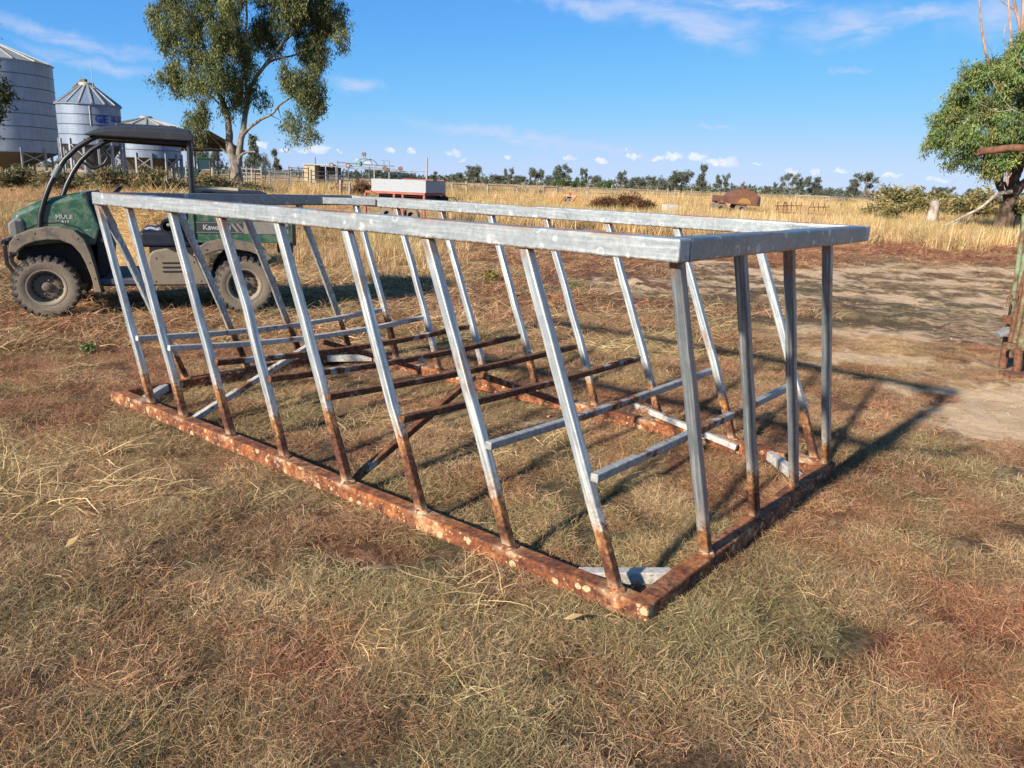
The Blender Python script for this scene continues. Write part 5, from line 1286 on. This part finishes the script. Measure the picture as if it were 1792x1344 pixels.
for k in range(5):
    for sg in (-1, 1):
        u = (k + .5) / 5; MB().path([(sg * SW * u, 0, zp + (ze - .2 - zp) * u - .04), (sg * SW * u, SLn - .5, zp + (ze - .2 - zp) * u - .04)], .07, .09).build('purlin', wm_, shed)
# ---- tractor under it
DT = 84.0; qt = FEET(357, DT); trk = thing('tractor', 'old green tractor with glazed cab and yellow wheel parked under the hay shed', 'tractor', qt, math.radians(200))
GR = plain('tractor_green', (.012, .075, .030), .45); YE = plain('tractor_yellow', (.62, .36, .03), .5); GL, tt, bb_ = material('cab_glass'); setb(tt, bb_, (.02, .055, .07), .15, .0, spec=.8)
mb = MB(); mb.bb((.4, -.32, .85), (2.4, .32, 1.45)); mb.build('bonnet', GR, trk, bevel=.06)
mb = MB(); mb.bb((-.9, -.75, 2.60), (.55, .75, 2.78)); mb.build('cab_roof', GR, trk, bevel=.05)
for x in (-.8, .45):
    for y in (-.68, .68): MB().path([(x, y, 1.2), (x, y, 2.62)], .09, .09).build('cab_pillar', P['dark'], trk)
for y in (-.70, .70): MB().bb((-.74, y - .01, 1.5), (.39, y + .01, 2.58)).build('window', GL, trk)
MB().bb((.44, -.62, 1.5), (.46, .62, 2.58)).build('window', GL, trk); MB().bb((-.82, -.62, 1.5), (-.80, .62, 2.58)).build('window', GL, trk)
MB().bb((-.9, -.6, .8), (.5, .6, 1.5)).build('body', P['dark'], trk)
MB().tube([(1.6, .15, 1.4), (1.6, .15, 2.3)], .05, 8).build('exhaust', P['black'], trk)
for x, r_, w in ((-.35, .82, .45), (2.0, .55, .3)):
    for y in (-.85, .85):
        mb = MB(); mb.lathe([(r_ * .55, -w / 2), (r_ * .95, -w / 2), (r_, -w / 4), (r_, w / 4), (r_ * .95, w / 2), (r_ * .55, w / 2)], axis='Y', n=24); wo = mb.build('wheel', P['tyre'], trk, True, loc=(x, y, r_))
        mb = MB(); mb.lathe([(r_ * .56, -w * .3), (r_ * .5, 0), (r_ * .2, w * .1), (0, w * .1)], axis='Y', n=20); mb.lathe([(r_ * .56, w * .3), (r_ * .5, 0), (r_ * .2, -w * .1), (0, -w * .1)], axis='Y', n=20); mb.build('rim', YE, wo, True)

# ---- cattle yard panels
YARD = galv_sheet('yard_rail', (.33, .32, .30), .6, .1)
YOLD = plain('yard_rail_old', (.30, .26, .22), .8, var=.4)
def panel(p0, p1, h, nr, label, npost=2, mat=YARD, name='yard_fence', group='cattle yard panels', w=.07, cat='fence'):
    p0 = np.array(p0); p1 = np.array(p1); L_ = np.linalg.norm(p1 - p0); e_ = thing(name, label, cat, p0, math.atan2(p1[1] - p0[1], p1[0] - p0[0]), group)
    pm_ = MB().path([(0, 0, -.1), (0, 0, h + .06)], w * 1.4, w * 1.4).mesh('post')
    for k in range(npost): obj('post', pm_, mat, e_, (L_ * k / (npost - 1), 0, 0))
    rm_ = MB().path([(0, .002, 0), (L_, .002, 0)], w * .8, w).mesh('rail')
    for k in range(nr): obj('rail', rm_, mat, e_, (0, 0, h * (k + .6) / nr + .05))
    return e_
YP = [((424, 80), (458, 80), 1.9, 5, 3, 'yard panel just right of the gum trunk'), ((458, 80), (506, 82), 1.9, 5, 3, 'second yard panel from the gum trunk, taller posts'), ((506, 82), (540, 84), 2.2, 5, 3, 'yard panel left of the cream hut'),
      ((472, 70), (510, 71), 1.65, 5, 2, 'low front gate panel of the yard right of the gum trunk'), ((545, 78), (600, 80), 1.9, 5, 3, 'yard panel in front of the cream hut'), ((600, 80), (655, 82), 1.9, 5, 3, 'yard panel under the raised machine frame'), ((655, 82), (720, 86), 1.9, 5, 4, 'yard panel behind the white seeder box'),
      ((430, 96), (500, 98), 1.9, 4, 3, 'rear yard panel behind the gate on the left'), ((500, 98), (560, 100), 1.9, 4, 3, 'rear yard panel left of the cream hut'), ((700, 90), (770, 96), 1.7, 3, 3, 'long yard panel behind the tall steel pole')]
for a, b_, h, nr, npst, lab in YP: panel(FEET(*a), FEET(*b_), h, nr, lab, npst)
for a, b_, lab in [((336, 70), (372, 70), 'white pipe gate in front of the tractor'), ((374, 70), (402, 71), 'white pipe gate left of the gum trunk')]:
    panel(FEET(*a), FEET(*b_), 1.7, 4, lab, 2, YARD, 'yard_gate', 'pipe gates by the tractor', .06, 'gate')
# cream hut
q = FEET(560, 92); hut = thing('yard_hut', 'small cream hut with flat roof and a dark open side in the cattle yard', 'hut', q, math.radians(-6))
cr = plain('cream_wall', (.46, .35, .20), .8, var=.12); z0 = zz(548, 289, 92)
MB().bb((-1.5, -.9, 0), (-.25, .9, z0)).build('cream_room', cr, hut); MB().bb((-.24, .6, 0), (2.2, .9, z0 - .1)).build('back_wall', plain('hut_dark', (.10, .095, .09), .9), hut)
MB().bb((-1.65, -1.05, z0 + .003), (2.3, 1.05, z0 + .12)).build('roof', galv_sheet('hut_roof', (.34, .34, .32)), hut)
MB().bb((-.42, -.93, 0), (-.24, -.91, z0)).build('corner_trim', P['white'], hut)
for x in (1.0, 2.2): MB().path([(x, -.85, 0), (x, -.85, z0)], .08, .08).build('post', STEEL, hut)
# raised machine frame with wheels (a folded boom)
DB = 66.0
def bpt(px, py, D=DB): return AT(px, py, D)
qb = FEET(640, DB); boom = thing('boom_frame', 'raised spray boom frame with hoop, mast box and four small wheels above the cattle yard', 'farm machine', qb)
def B(px, py, dy=0.0): return bpt(px, py, DB + dy) - qb
bmt = plain('boom_steel', (.10, .16, .22), .6); bm2 = plain('boom_steel_green', (.20, .26, .25), .6); bg_ = plain('boom_grey', (.33, .33, .33), .6)
mb = MB(); mb.tube([B(590, 284), B(640, 288), B(690, 291)], .035, 6); mb.build('top_rail', bmt, boom)
mb = MB(); mb.tube([B(580, 289), B(612, 290), B(660, 293), B(703, 297)], .05, 6); mb.build('main_tube', bg_, boom)
mb = MB(); mb.tube([B(592, 293), B(640, 295), B(700, 300), B(746, 300)], .03, 6); mb.build('lower_rail', bg_, boom)
hp = [B(623 + 14 + 14 * math.cos(a) * 1.0, 289 - 11.5 * math.sin(a)) for a in np.linspace(PI, 0, 12)]
mb = MB(); mb.tube(hp, .045, 6); mb.tube([p + np.array([.35, .4, -.05]) for p in hp], .045, 6); mb.build('hoop', bm2, boom)
mb = MB(); mb.tube([B(635.5, 278), B(635.5, 270)], .04, 6); mb.tube([B(639, 278), B(639, 270)], .04, 6); mb.build('mast', bg_, boom)
mb = MB(); c_ = B(637, 269.5); mb.box(c_, (.30, .25, .24)); mb.build('mast_box', plain('box_brown', (.18, .12, .11), .7), boom)
mb = MB(); c_ = B(631, 286); mb.lathe([(0, -.2), (.11, -.16), (.13, 0), (.11, .16), (0, .2)], c_, 'Z', 12); mb.build('pump', plain('pump_green', (.03, .22, .12), .5), boom, True)
for px, y0, y1, r_ in [(591, 281, 318, .03), (655, 288, 322, .055), (672, 281, 292, .025), (681, 281, 318, .05), (646, 290, 318, .04), (610, 290, 316, .04)]:
    MB().tube([B(px, y0), B(px, y1)], r_, 6).build('upright', bmt if r_ < .05 else bg_, boom)
mb = MB(); mb.tube([B(667, 281), B(672, 281)], .02, 6); mb.tube([B(675, 281), B(681, 281)], .02, 6); mb.build('top_arm', bm2, boom)
for px, py in ((580, 289), (609, 289.5), (673, 295), (701, 295.5)):
    c_ = B(px, py, -.2); mb = MB(); mb.lathe([(.09, -.06), (.19, -.06), (.20, 0), (.19, .06), (.09, .06)], axis='Y', n=18); wo = mb.build('wheel', P['tyre'], boom, True, loc=c_)
    mb = MB(); mb.lathe([(.10, -.03), (.06, -.045), (0, -.045)], axis='Y', n=14); mb.build('rim', plain('rim_red_white', (.55, .40, .38) if px < 650 else (.30, .08, .07), .6), wo, True)
# disc machine on the ground
qd = FEET(596, 64); dm = thing('disc_plough', 'rusty tangle of a disc plough standing by two timber posts', 'plough', qd)
RS = P['grit']
mb = MB(); mb.path([(-1.2, 0, .55), (1.3, .3, .62)], .10, .12); mb.path([(-.9, .6, .55), (1.0, .8, .6)], .08, .1); mb.path([(-.6, -.1, .6), (-.4, .9, .6)], .08, .1); mb.path([(.7, -.1, .6), (.6, .9, .6)], .08, .1); mb.path([(-.5, 0, .6), (-.15, .2, 1.15)], .06, .06); mb.path([(.2, 0, .6), (-.15, .2, 1.15)], .06, .06); mb.build('frame', RS, dm)
for k in range(8):
    mb = MB(); mb.lathe([(.30, .0), (.20, .03), (.06, .05), (0, .05)], axis='Y', n=16); mb.build('disc', plain('disc_steel%d' % k, (.13, .10, .085), .6) if k == 0 else bpy.data.materials['disc_steel0'], dm, True, loc=(-1.05 + k * .3, .05 + (k % 2) * .5, .30), rot=(0, 0, .5))
for x in (-1.0, .95):
    mb = MB(); mb.lathe([(.16, -.1), (.34, -.09), (.37, 0), (.34, .09), (.16, .1)], axis='Y', n=18); mb.build('wheel', P['tyre'], dm, True, loc=(x, -.35, .36))
q = FEET(551, 68); ty = thing('old_tyres', 'old dark tyre lying on the dirt in front of the cream hut', 'tyre', q)
mb = MB(); mb.lathe([(.22, -.12), (.45, -.13), (.50, 0), (.45, .13), (.22, .12), (.22, -.12)], axis='Z', n=22); mb.build('tyre', P['tyre'], ty, True, loc=(0, 0, .13))
# posts
def post(px, top, D, r_, label, mat, grp=None, name='fence_post', n=9):
    q = FEET(px, D); e_ = thing(name, label, 'post', q, 0, grp); h = zz(px, top, D)
    mb = MB(); mb.tube([(0, 0, -.2), (0, 0, h * .5), (.01, 0, h)], [r_ * 1.05, r_, r_ * .96], n); mb.build('shaft', mat, e_, True); return e_
TIM = bark('post_timber', (.17, .13, .10), (.40, .33, .27), 9)
post(596, 315, 56, .10, 'thick weathered timber post in front of the disc plough, the taller of two', TIM); post(612, 320, 57, .10, 'thick timber post right of the taller one by the disc plough', TIM); post(625.5, 322, 54, .035, 'thin black steel post between the timber post and the seeder', P['black'])
post(746.5, 276, 44, .05, 'tall pale steel pole rising from behind the seeder box corner', STEEL, name='steel_pole')
post(553, 275, 120, .05, 'thin far power pole above the cream hut', P['black'], name='power_pole')
post(432, 292, 72, .06, 'white painted post just right of the gum trunk', STEEL)
post(369, 282, 68, .04, 'thin grey steel picket left of the gum trunk', P['grit'])
post(447, 300, 66, .035, 'thin black picket in front of the yard panels', P['black'])

# ---- white and red seeder
DR = 27.0; c0 = AT(650, 330, DR); c1 = AT(745, 338, DR - .9)
c0 = np.array([c0[0], c0[1], 0]); c1 = np.array([c1[0], c1[1], 0]); ax = (c1 - c0) / np.linalg.norm(c1 - c0); LB_ = np.linalg.norm(c1 - c0)
sdr = thing('seeder_box', 'farm seeder with long white box on a red steel frame beyond the far rail', 'seeder', c0, math.atan2(ax[1], ax[0]))
RED = dusty('red_frame', (.36, .085, .055), (.40, .24, .17), .45, .7, scale=6); WHT = dusty('white_box', (.335, .355, .37), (.29, .28, .26), .25, .5, scale=2); BDK = dusty('black_box', (.02, .02, .022), (.2, .15, .1), .3, .7)
WD = 1.25; zb0 = zz(697, 335.5, DR - .4); zt0 = zz(697, 314, DR - .4)
bx = MB(); th = .02
bx.bb((0, 0, zb0), (LB_, th, zt0)); bx.bb((0, WD - th, zb0), (LB_, WD, zt0)); bx.bb((0, th + .001, zb0 + .001), (th, WD - th - .001, zt0 - .001)); bx.bb((LB_ - th, th + .001, zb0 + .001), (LB_, WD - th - .001, zt0 - .001)); bx.bb((th, th, zb0 + .002), (LB_ - th, WD - th, zb0 + .02))
bx.build('white_box', WHT, sdr)
mb = MB(); mb.bb((LB_ * .45, WD * .35, zt0 + .005), (LB_ + .01, WD * .55, zt0 + .035)); mb.bb((LB_ * .45, WD * .9, zt0 + .005), (LB_ + .01, WD + .01, zt0 + .035)); mb.build('box_lid', RED, sdr, bevel=.004)
mb = MB(); x0 = -.22
mb.path([(x0, -.03, zb0 - .04), (LB_, -.03, zb0 - .04)], .05, .07); mb.path([(x0 + .05, -.03, zb0 - .22), (LB_ - .03, -.03, zb0 - .22)], .04, .05); mb.path([(x0, WD, zb0 - .04), (LB_, WD, zb0 - .04)], .05, .07); mb.path([(LB_ - .02, 0, zb0 - .045), (LB_ - .02, WD, zb0 - .045)], .05, .07)
mb.build('frame_rail', RED, sdr, bevel=.004)
lm = MB().path([(0, -.035, .05), (0, -.035, zb0 - .08)], .07, .06).mesh('frame_leg')
for x in (x0, LB_ * .44, LB_ * .60, LB_ - .03): obj('frame_leg', lm, RED, sdr, (x, 0, 0)); obj('frame_leg', lm, RED, sdr, (x, WD + .035, 0))
mb = MB(); mb.bb((LB_ * .05, .25, zb0 - .55), (LB_ - .12, WD - .1, zb0 - .09)); mb.build('seed_gear', BDK, sdr, bevel=.02)
for x in (.55, 1.5):
    mb = MB(); mb.lathe([(.12, -.07), (.27, -.08), (.30, 0), (.27, .08), (.12, .07), (0, .05)], axis='Y', n=20); mb.build('wheel', P['tyre'], sdr, True, loc=(x, .15, .30))
mb = MB(); mb.lathe([(0, -.12), (.12, -.12), (.14, 0), (.12, .12), (0, .12)], (LB_ + .02, WD - .18, zb0 - .22), 'X', 14); mb.bb((LB_ - .05, WD - .35, zb0 - .40), (LB_ + .14, WD - .02, zb0 - .12)); mb.build('drive_motor', BDK, sdr, bevel=.01)
mb = MB(); mb.tube([(LB_ + .1, WD - .1, zb0 - .15), (LB_ + .35, WD, zb0 - .14), (LB_ + .55, WD + .05, zb0 - .38)], .015, 6); mb.build('hose', P['black'], sdr, True)
mb = MB(); mb.tube([(.02, -.07, zb0 - .02), (.3, -.07, zb0 - .10), (.02, -.07, zb0 - .20), (-.1, -.07, zb0 - .22)], .012, 6); mb.build('hose', P['black'], sdr, True)
q = G(810, 372); rb_ = thing('red_drawbar', 'bright red steel drawbar lying in the grass right of the seeder', 'drawbar', AT(808, 357, 29) * [1, 1, 0]); zr = zz(808, 355, 29)
MB().path([(-.25, 0, zr), (.30, -.05, zr + .01)], .12, .09).build('beam', plain('bright_red', (.62, .03, .035), .5), rb_, bevel=.01); MB().path([(-.1, 0, 0), (-.1, 0, zr)], .06, .06).build('stand', P['black'], rb_)
# ---- orange implement
DO = 55.0; qo = FEET(988, DO); im = thing('linkage_frame', 'orange three-point linkage frame with splayed legs in the grass', 'implement', qo)
def O(px, py, dy=0): return AT(px, py, DO + dy) - qo
ORG = dusty('orange_paint', (.58, .22, .03), (.45, .30, .15), .4, .6)
MB().path([O(986, 342), O(1008, 343)], .09, .12).build('head_beam', dusty('pale_orange', (.55, .36, .20), (.5, .4, .3), .5), im, bevel=.01)
for a_, b__, dy in (((988, 340), (956, 353), 0), ((1007, 342), (1023, 357), 0), ((990, 342), (979, 356), -.4), ((1009, 343), (999, 357), -.4)):
    MB().path([O(*a_), O(*b__, dy)], .06, .07).build('leg', ORG, im)
mb = MB(); mb.box(O(998, 339.5), (.14, .14, .20)); mb.build('hitch', plain('hitch_red', (.42, .06, .04), .6), im, bevel=.01)
mb = MB(); mb.box(O(990, 350, .2), (.45, .3, .16)); mb.box(O(996, 347, .3), (.3, .3, .3)); mb.build('gearbox', plain('grey_casting', (.22, .19, .17), .7), im, bevel=.03)
# ---- pale block
q = G(1176, 371); q = FEET(1176, 43); bk = thing('concrete_block', 'pale concrete block in the grass right of the dead weed clump', 'block', q, .2); zbk = zz(1176, 358, 43)
MB().bb((-.34, -.3, 0), (.34, .3, zbk)).build('block', plain('pale_concrete', (.50, .46, .41), .9, var=.2), bk, bevel=.02)
# ---- rusty bin
DN = 50.0; qn = FEET(1288, DN); bn = thing('rusty_bin', 'rusty peaked steel grain bin trailer with a short post on top in the tall grass', 'grain bin', qn)
def Nn(px, py): 
    v = AT(px, py, DN) - qn; return v[0], v[2]
RU = dusty('rust_sheet', (.15, .066, .042), (.26, .12, .07), .5, .85, scale=5, bumpk=.3)
mb = MB(); mb.prism([Nn(1270, 352), Nn(1270, 343), Nn(1278, 336), Nn(1290, 331.5), Nn(1302, 331), Nn(1314, 336), Nn(1325, 344), Nn(1323, 347), Nn(1318, 358), Nn(1271, 354)], -.75, .75); mb.build('bin_body', RU, bn, bevel=.03)
x0, z0_ = Nn(1251, 353); x1, z1_ = Nn(1319, 359); xs, zs = Nn(1272, 342)
mb = MB(); mb.path([(x0, -.78, z0_ + .02), (x1, -.78, z1_)], .06, .10); mb.path([(x0, .78, z0_ + .02), (x1, .78, z1_)], .06, .10); mb.build('chassis_rail', RU, bn)
mb = MB(); mb.bb((x0, -.75, z0_ + .06), (x0 + .05, .75, zs)); mb.bb((x0 + .051, .70, z0_ + .06), (xs, .75, zs - .02)); mb.build('tray', RU, bn)
xp, zp_ = Nn(1300, 333); xq, zq = Nn(1302, 318); mb = MB(); mb.path([(xp, 0, zp_ - .1), (xq, 0, zq)], .09, .09); mb.build('top_post', RU, bn)
xe, ze_ = Nn(1321, 346); mb = MB(); mb.bb((xe - .02, -.8, z1_ - .05), (xe + .14, .3, ze_ + .02)); mb.build('end_hatch', BDK, bn, bevel=.02)
for x in (-.95, .3):
    mb = MB(); mb.lathe([(.14, -.1), (.36, -.1), (.40, 0), (.36, .1), (.14, .1), (0, .06)], axis='Y', n=20); mb.build('wheel', P['tyre'], bn, True, loc=(x, -.62, .40)); mb.build('wheel', P['tyre'], bn, True, loc=(x, .62, .40))
mb = MB(); xa, za_ = Nn(1296, 358)
# arched yellow stain panel
mb.prism([(xa + .42 * math.cos(a), z1_ + .06 + .34 * math.sin(a)) for a in np.linspace(0, PI, 14)], -.775, -.752); mb.build('arched_plate', dusty('ochre_plate', (.36, .19, .05), (.3, .15, .07), .5, .8), bn)
# ---- rusty wire frames in the grass
for i, (px, D, lab) in enumerate([(1392, 48, 'rusty broken wire frame in the tall grass right of the bin'), (1440, 47, 'rusty bent wire panel in the tall grass below the rail fence'), (1378, 47, 'small rusty bracket with a pale plate in the tall grass')]):
    q = FEET(px, D); e_ = thing('wire_scrap', lab, 'scrap', q, .2 * i)
    mm = MB()
    MB().tube([(-.7, 0, .35), (.7, 0, .30)], .022, 6).build('cross_wire', RS, e_); MB().tube([(-.7, 0, .7), (.6, 0, .75)], .022, 6).build('cross_wire', RS, e_)
    r_ = random.Random(i)
    for k in range(5): MB().tube([(-.6 + k * .28, 0, 0), (-.6 + k * .28 + r_.uniform(-.1, .1), .05, .6), (-.6 + k * .28 + r_.uniform(-.2, .2), .08, .95)], .022, 6).build('upright', RS, e_)
# ---- black scrap heap
q = FEET(1476, 100); sp = thing('scrap_heap', 'low black heap of covered scrap behind the lone fence post on the right', 'scrap heap', q)
for k, (x, y, rx, h) in enumerate([(-1.3, 0, 1.0, .75), (.2, .2, 1.5, 1.0), (1.5, 0, .9, .8)]):
    mb = MB(); mb.lathe([(rx, 0), (rx * .97, h * .45), (rx * .7, h * .85), (rx * .25, h), (0, h)], (x, y, 0), 'Z', 14); mb.build('cover', P['dark'], sp, True)
mb = MB(); mb.tube([(-.4 + .9 * math.cos(a), -.9, .2 + .75 * math.sin(a)) for a in np.linspace(0, PI, 12)], .05, 6); mb.build('hoop', STEEL, sp, True)

# ---- fences across the paddock
FT = bark('fence_timber', (.20, .16, .13), (.42, .36, .30), 7)
def paddock_fence(lst, nr, label, h=1.15, rail=.09, wire=False, name='paddock_fence'):
    pts = [FEET(px, D) for px, D in lst]; e_ = thing(name, label, 'fence', pts[0]); o0 = pts[0]
    for k, p in enumerate(pts):
        r_ = random.Random(k + len(lst)); MB().tube([p - o0 + np.array([0, 0, -.2]), p - o0 + np.array([r_.uniform(-.05, .05), 0, h * r_.uniform(.95, 1.25)])], .10 if not wire else .07, 7).build('post', FT, e_, True)
    for k in range(len(pts) - 1):
        for j in range(nr):
            z = h * (.97 - .42 * j) if not wire else h * (.9 - .25 * j)
            a, b_ = pts[k] - o0, pts[k + 1] - o0
            mb = MB(); (mb.tube([a + [0, -.08, z], b_ + [0, -.08, z]], .012 if wire else rail / 2, 5)); mb.build('wire' if wire else 'rail', P['black'] if wire else FT, e_)
paddock_fence([(792, 72), (817, 74), (854, 74), (905, 76), (952, 76), (976, 78), (1029, 78)], 1, 'single-rail timber fence running behind the grass from the seeder to the dead weeds')
paddock_fence([(1072, 82), (1104, 84), (1135, 84), (1152, 85), (1170, 84), (1183, 86), (1212, 90), (1247, 90)], 4, 'wire fence on short pale posts between the dead weeds and the rusty bin', 1.25, wire=True, name='wire_fence')
paddock_fence([(1396, 82), (1456, 80), (1535, 84)], 1, 'single-rail timber fence with a lone thick post beside the black heap', 1.25)
paddock_fence([(1330, 120), (1352, 122), (1374, 122), (1398, 122), (1420, 123)], 3, 'far wire fence on thin posts right of the rusty bin', 1.2, wire=True, name='wire_fence')
panel(FEET(1031, 77), FEET(1080, 79), 1.3, 3, 'low steel gate at the end of the single-rail fence', 3, YOLD, 'paddock_gate', None, .05, 'gate')

# ---- green and rusty frame leaning in at the right edge
DE = 7.15
def E_(px, py, D=DE): return AT(px, py, D)
MG, t, b = material('flaking_green_rust'); o, oj = ocoord(t)
n1 = t.noise(oj, 7, 6, .65, .5); n2 = t.noise(oj, 40, 4, .6)
gcol = t.mix(t.rng(n2, .3, .7), (.14, .20, .11), (.24, .29, .17)); rcol = t.mix(t.rng(n2, .35, .65), (.07, .040, .020), (.21, .135, .068))
setb(t, b, t.mix(t.rng(t.math('ADD', t.math('MULTIPLY', n1, .7), t.math('MULTIPLY', n2, .3)), .44, .52), gcol, rcol), .8, normal=t.bump(n2, .5, .003))
MRB, t, b = material('boom_rust'); o, oj = ocoord(t); n2 = t.noise(oj, 25, 5, .6)
setb(t, b, t.mix(t.rng(n2, .35, .65), (.095, .040, .020), (.20, .088, .046)), .85, normal=t.bump(n2, .5, .003))
qe = G(1762, 640); fr_ = thing('farm_implement', 'flaking green and rusty steel frame of leaning pipes at the right edge', 'farm implement', qe)
def Q(px, py, D=DE): return E_(px, py, D) - qe
def pipe(pts, r_, nm='pipe', mat=MG, n=10):
    return MB().tube(pts, r_, n).build(nm, mat, fr_, True)
pipe([Q(1763, 586), Q(1777, 500), Q(1789, 412), Q(1793, 375)], .022)
pipe([Q(1770, 600, 7.0), Q(1783, 520, 7.0), Q(1795, 440, 7.0)], .026)
pipe([Q(1768, 598, 6.92), Q(1778, 545, 6.92)], .021, mat=MRB); pipe([Q(1778, 545, 6.92), Q(1794, 475, 6.92)], .016, mat=MRB)
pipe([Q(1776, 600, 6.85), Q(1788, 540, 6.85), Q(1800, 480, 6.85)], .022); pipe([Q(1786, 605, 6.8), Q(1796, 560, 6.8), Q(1806, 500, 6.8)], .03); pipe([Q(1800, 610, 6.8), Q(1812, 540, 6.8)], .03)
MB().path([Q(1758, 604, 6.95), Q(1805, 610, 6.7), Q(1850, 615, 6.5)], .05, .055).build('base_beam', MG, fr_, bevel=.004)
pipe([Q(1757, 628) * [1, 1, 0] + [0, 0, 0], Q(1757, 628), Q(1763, 590)], .035, 'foot', MRB); pipe([Q(1780, 640, 6.8) * [1, 1, 0], Q(1781, 640, 6.8), Q(1783, 608, 6.8)], .035, 'foot', MRB)
MB().box(Q(1776, 645, 6.75) * [1, 1, 0] + [0.05, 0, .02], (.26, .18, .04)).build('foot_plate', MRB, fr_, bevel=.004)
MB().box(Q(1764, 560, 7.1), (.10, .05, .07), Matrix.Rotation(.3, 3, 'Y')).build('bracket', MRB, fr_, bevel=.004)
MB().box(Q(1755, 582, 7.0), (.10, .08, .035), Matrix.Rotation(-.4, 3, 'Y')).build('hinge_plate', STEEL, fr_, bevel=.004)
rg = [Q(1763, 507, 7.0) + np.array([.030 * math.cos(a), .02 * math.sin(a), .026 * math.sin(a)]) for a in np.linspace(0, 2 * PI, 20)]
MB().tube(rg, .004, 6, False).build('ring', MRB, fr_, True)
MB().tube([Q(1766, 517, 7.0), Q(1763, 522, 7.0), Q(1761, 536, 7.0), Q(1764, 538, 7.0), Q(1767, 520, 7.0)], .0055, 6).build('latch_loop', MRB, fr_, True)
rg = [Q(1776, 517, 6.85) + np.array([.032 * math.cos(a), .01, .035 * math.sin(a)]) for a in np.linspace(0, 2 * PI, 20)]
MB().tube(rg, .004, 6, False).build('ring', MRB, fr_, True)
# pole outside the picture that the long boom hangs from
pipe([Q(1850, 612, 6.6), Q(1852, 480, 6.6), Q(1850, 330, 6.6), Q(1846, 268, 6.62)], .035, 'mast', MG)
mb = MB(); mb.tube([Q(1713, 265.5, 6.9), Q(1718, 265, 6.9), Q(1745, 262, 6.85), Q(1770, 258.5, 6.8), Q(1792, 259, 6.7), Q(1848, 266, 6.6)], [.028, .030, .030, .028, .028, .028], 12); mb.build('boom', MRB, fr_, True)
mb = MB(); mb.tube([Q(1716, 266, 6.9), Q(1713, 270, 6.9), Q(1709, 271, 6.9), Q(1705, 268.5, 6.9)], .011, 8); mb.tube([Q(1714, 262, 6.92), Q(1718, 258.5, 6.92), Q(1724, 259, 6.92)], .010, 8); mb.build('boom_hook', MRB, fr_, True)

# ---- loose golden hay behind the buggy
qh = np.array([-5.55, 12.6, 0.0]); hay = thing('hay_heap', 'loose heap of golden hay behind the seat of the green buggy', 'hay', qh)
mb = MB(); n = 30; hr = random.Random(3)
prof = [(1.15, -.05), (1.08, .22), (.92, .50), (.66, .78), (.36, .95), (0, 1.02)]
mb.lathe(prof, n=n); me = mb.mesh('hay_core', True)
for v in me.vertices: v.co *= 1 + (hr.random() - .5) * .12
hm, t, b = material('hay'); o, oj = ocoord(t); n1 = t.noise(oj, 18, 6, .7, 1.5); setb(t, b, t.ramp(n1, [(.3, (.16, .085, .03)), (.5, (.42, .26, .10)), (.7, (.62, .43, .20))]), .9, normal=t.bump(n1, .8, .05))
obj('hay_core', me, hm, hay)
r = np.random.default_rng(44); m = 420; a = r.random(m) * 6.28; u = r.random(m) ** .7
rad = np.interp(u, np.linspace(0, 1, 6), [1.12, 1.06, .9, .64, .34, 0.02]); zz_ = np.interp(u, np.linspace(0, 1, 6), [0, .22, .5, .78, .95, 1.0])
hs_ = scatter('loose_straw', np.column_stack([rad * np.cos(a), rad * np.sin(a), zz_]), np.stack([r.normal(0, .5, m), r.normal(0, .5, m), r.random(m) * 6.28], 1), r.uniform(.8, 1.8, m), np.tile([[.60, .42, .19]], (m, 1)) * (1 + r.normal(0, .15, (m, 1))), cS, 6, 45, hay)
tag(hs_, kind='stuff')
# ---- a few fallen leaves
lv = plain('dead_leaf', (.46, .30, .13), .8, var=.4)
for i, (px, py, lab) in enumerate([(1002, 1100, 'pale dead leaf in the grass below the near corner of the feeder'), (128, 966, 'pale dead leaf in the grass at the lower left'), (1046, 532, 'brown dead leaf on the bare patch behind the feeder'), (1492, 584, 'orange dead leaf on the ground right of the feeder')]):
    q = G(px, py); e_ = MB()._add([(-.03, 0, .03), (-.005, -.012, .036), (.03, -.004, .05), (.0, .014, .042)], [(0, 1, 2, 3)]).build('fallen_leaf', lv, loc=tuple(q), rot=(0, 0, i * 1.3)); tag(e_, lab, 'leaf'); e_.scale = (1.2 + (py < 700) * 1.2,) * 3
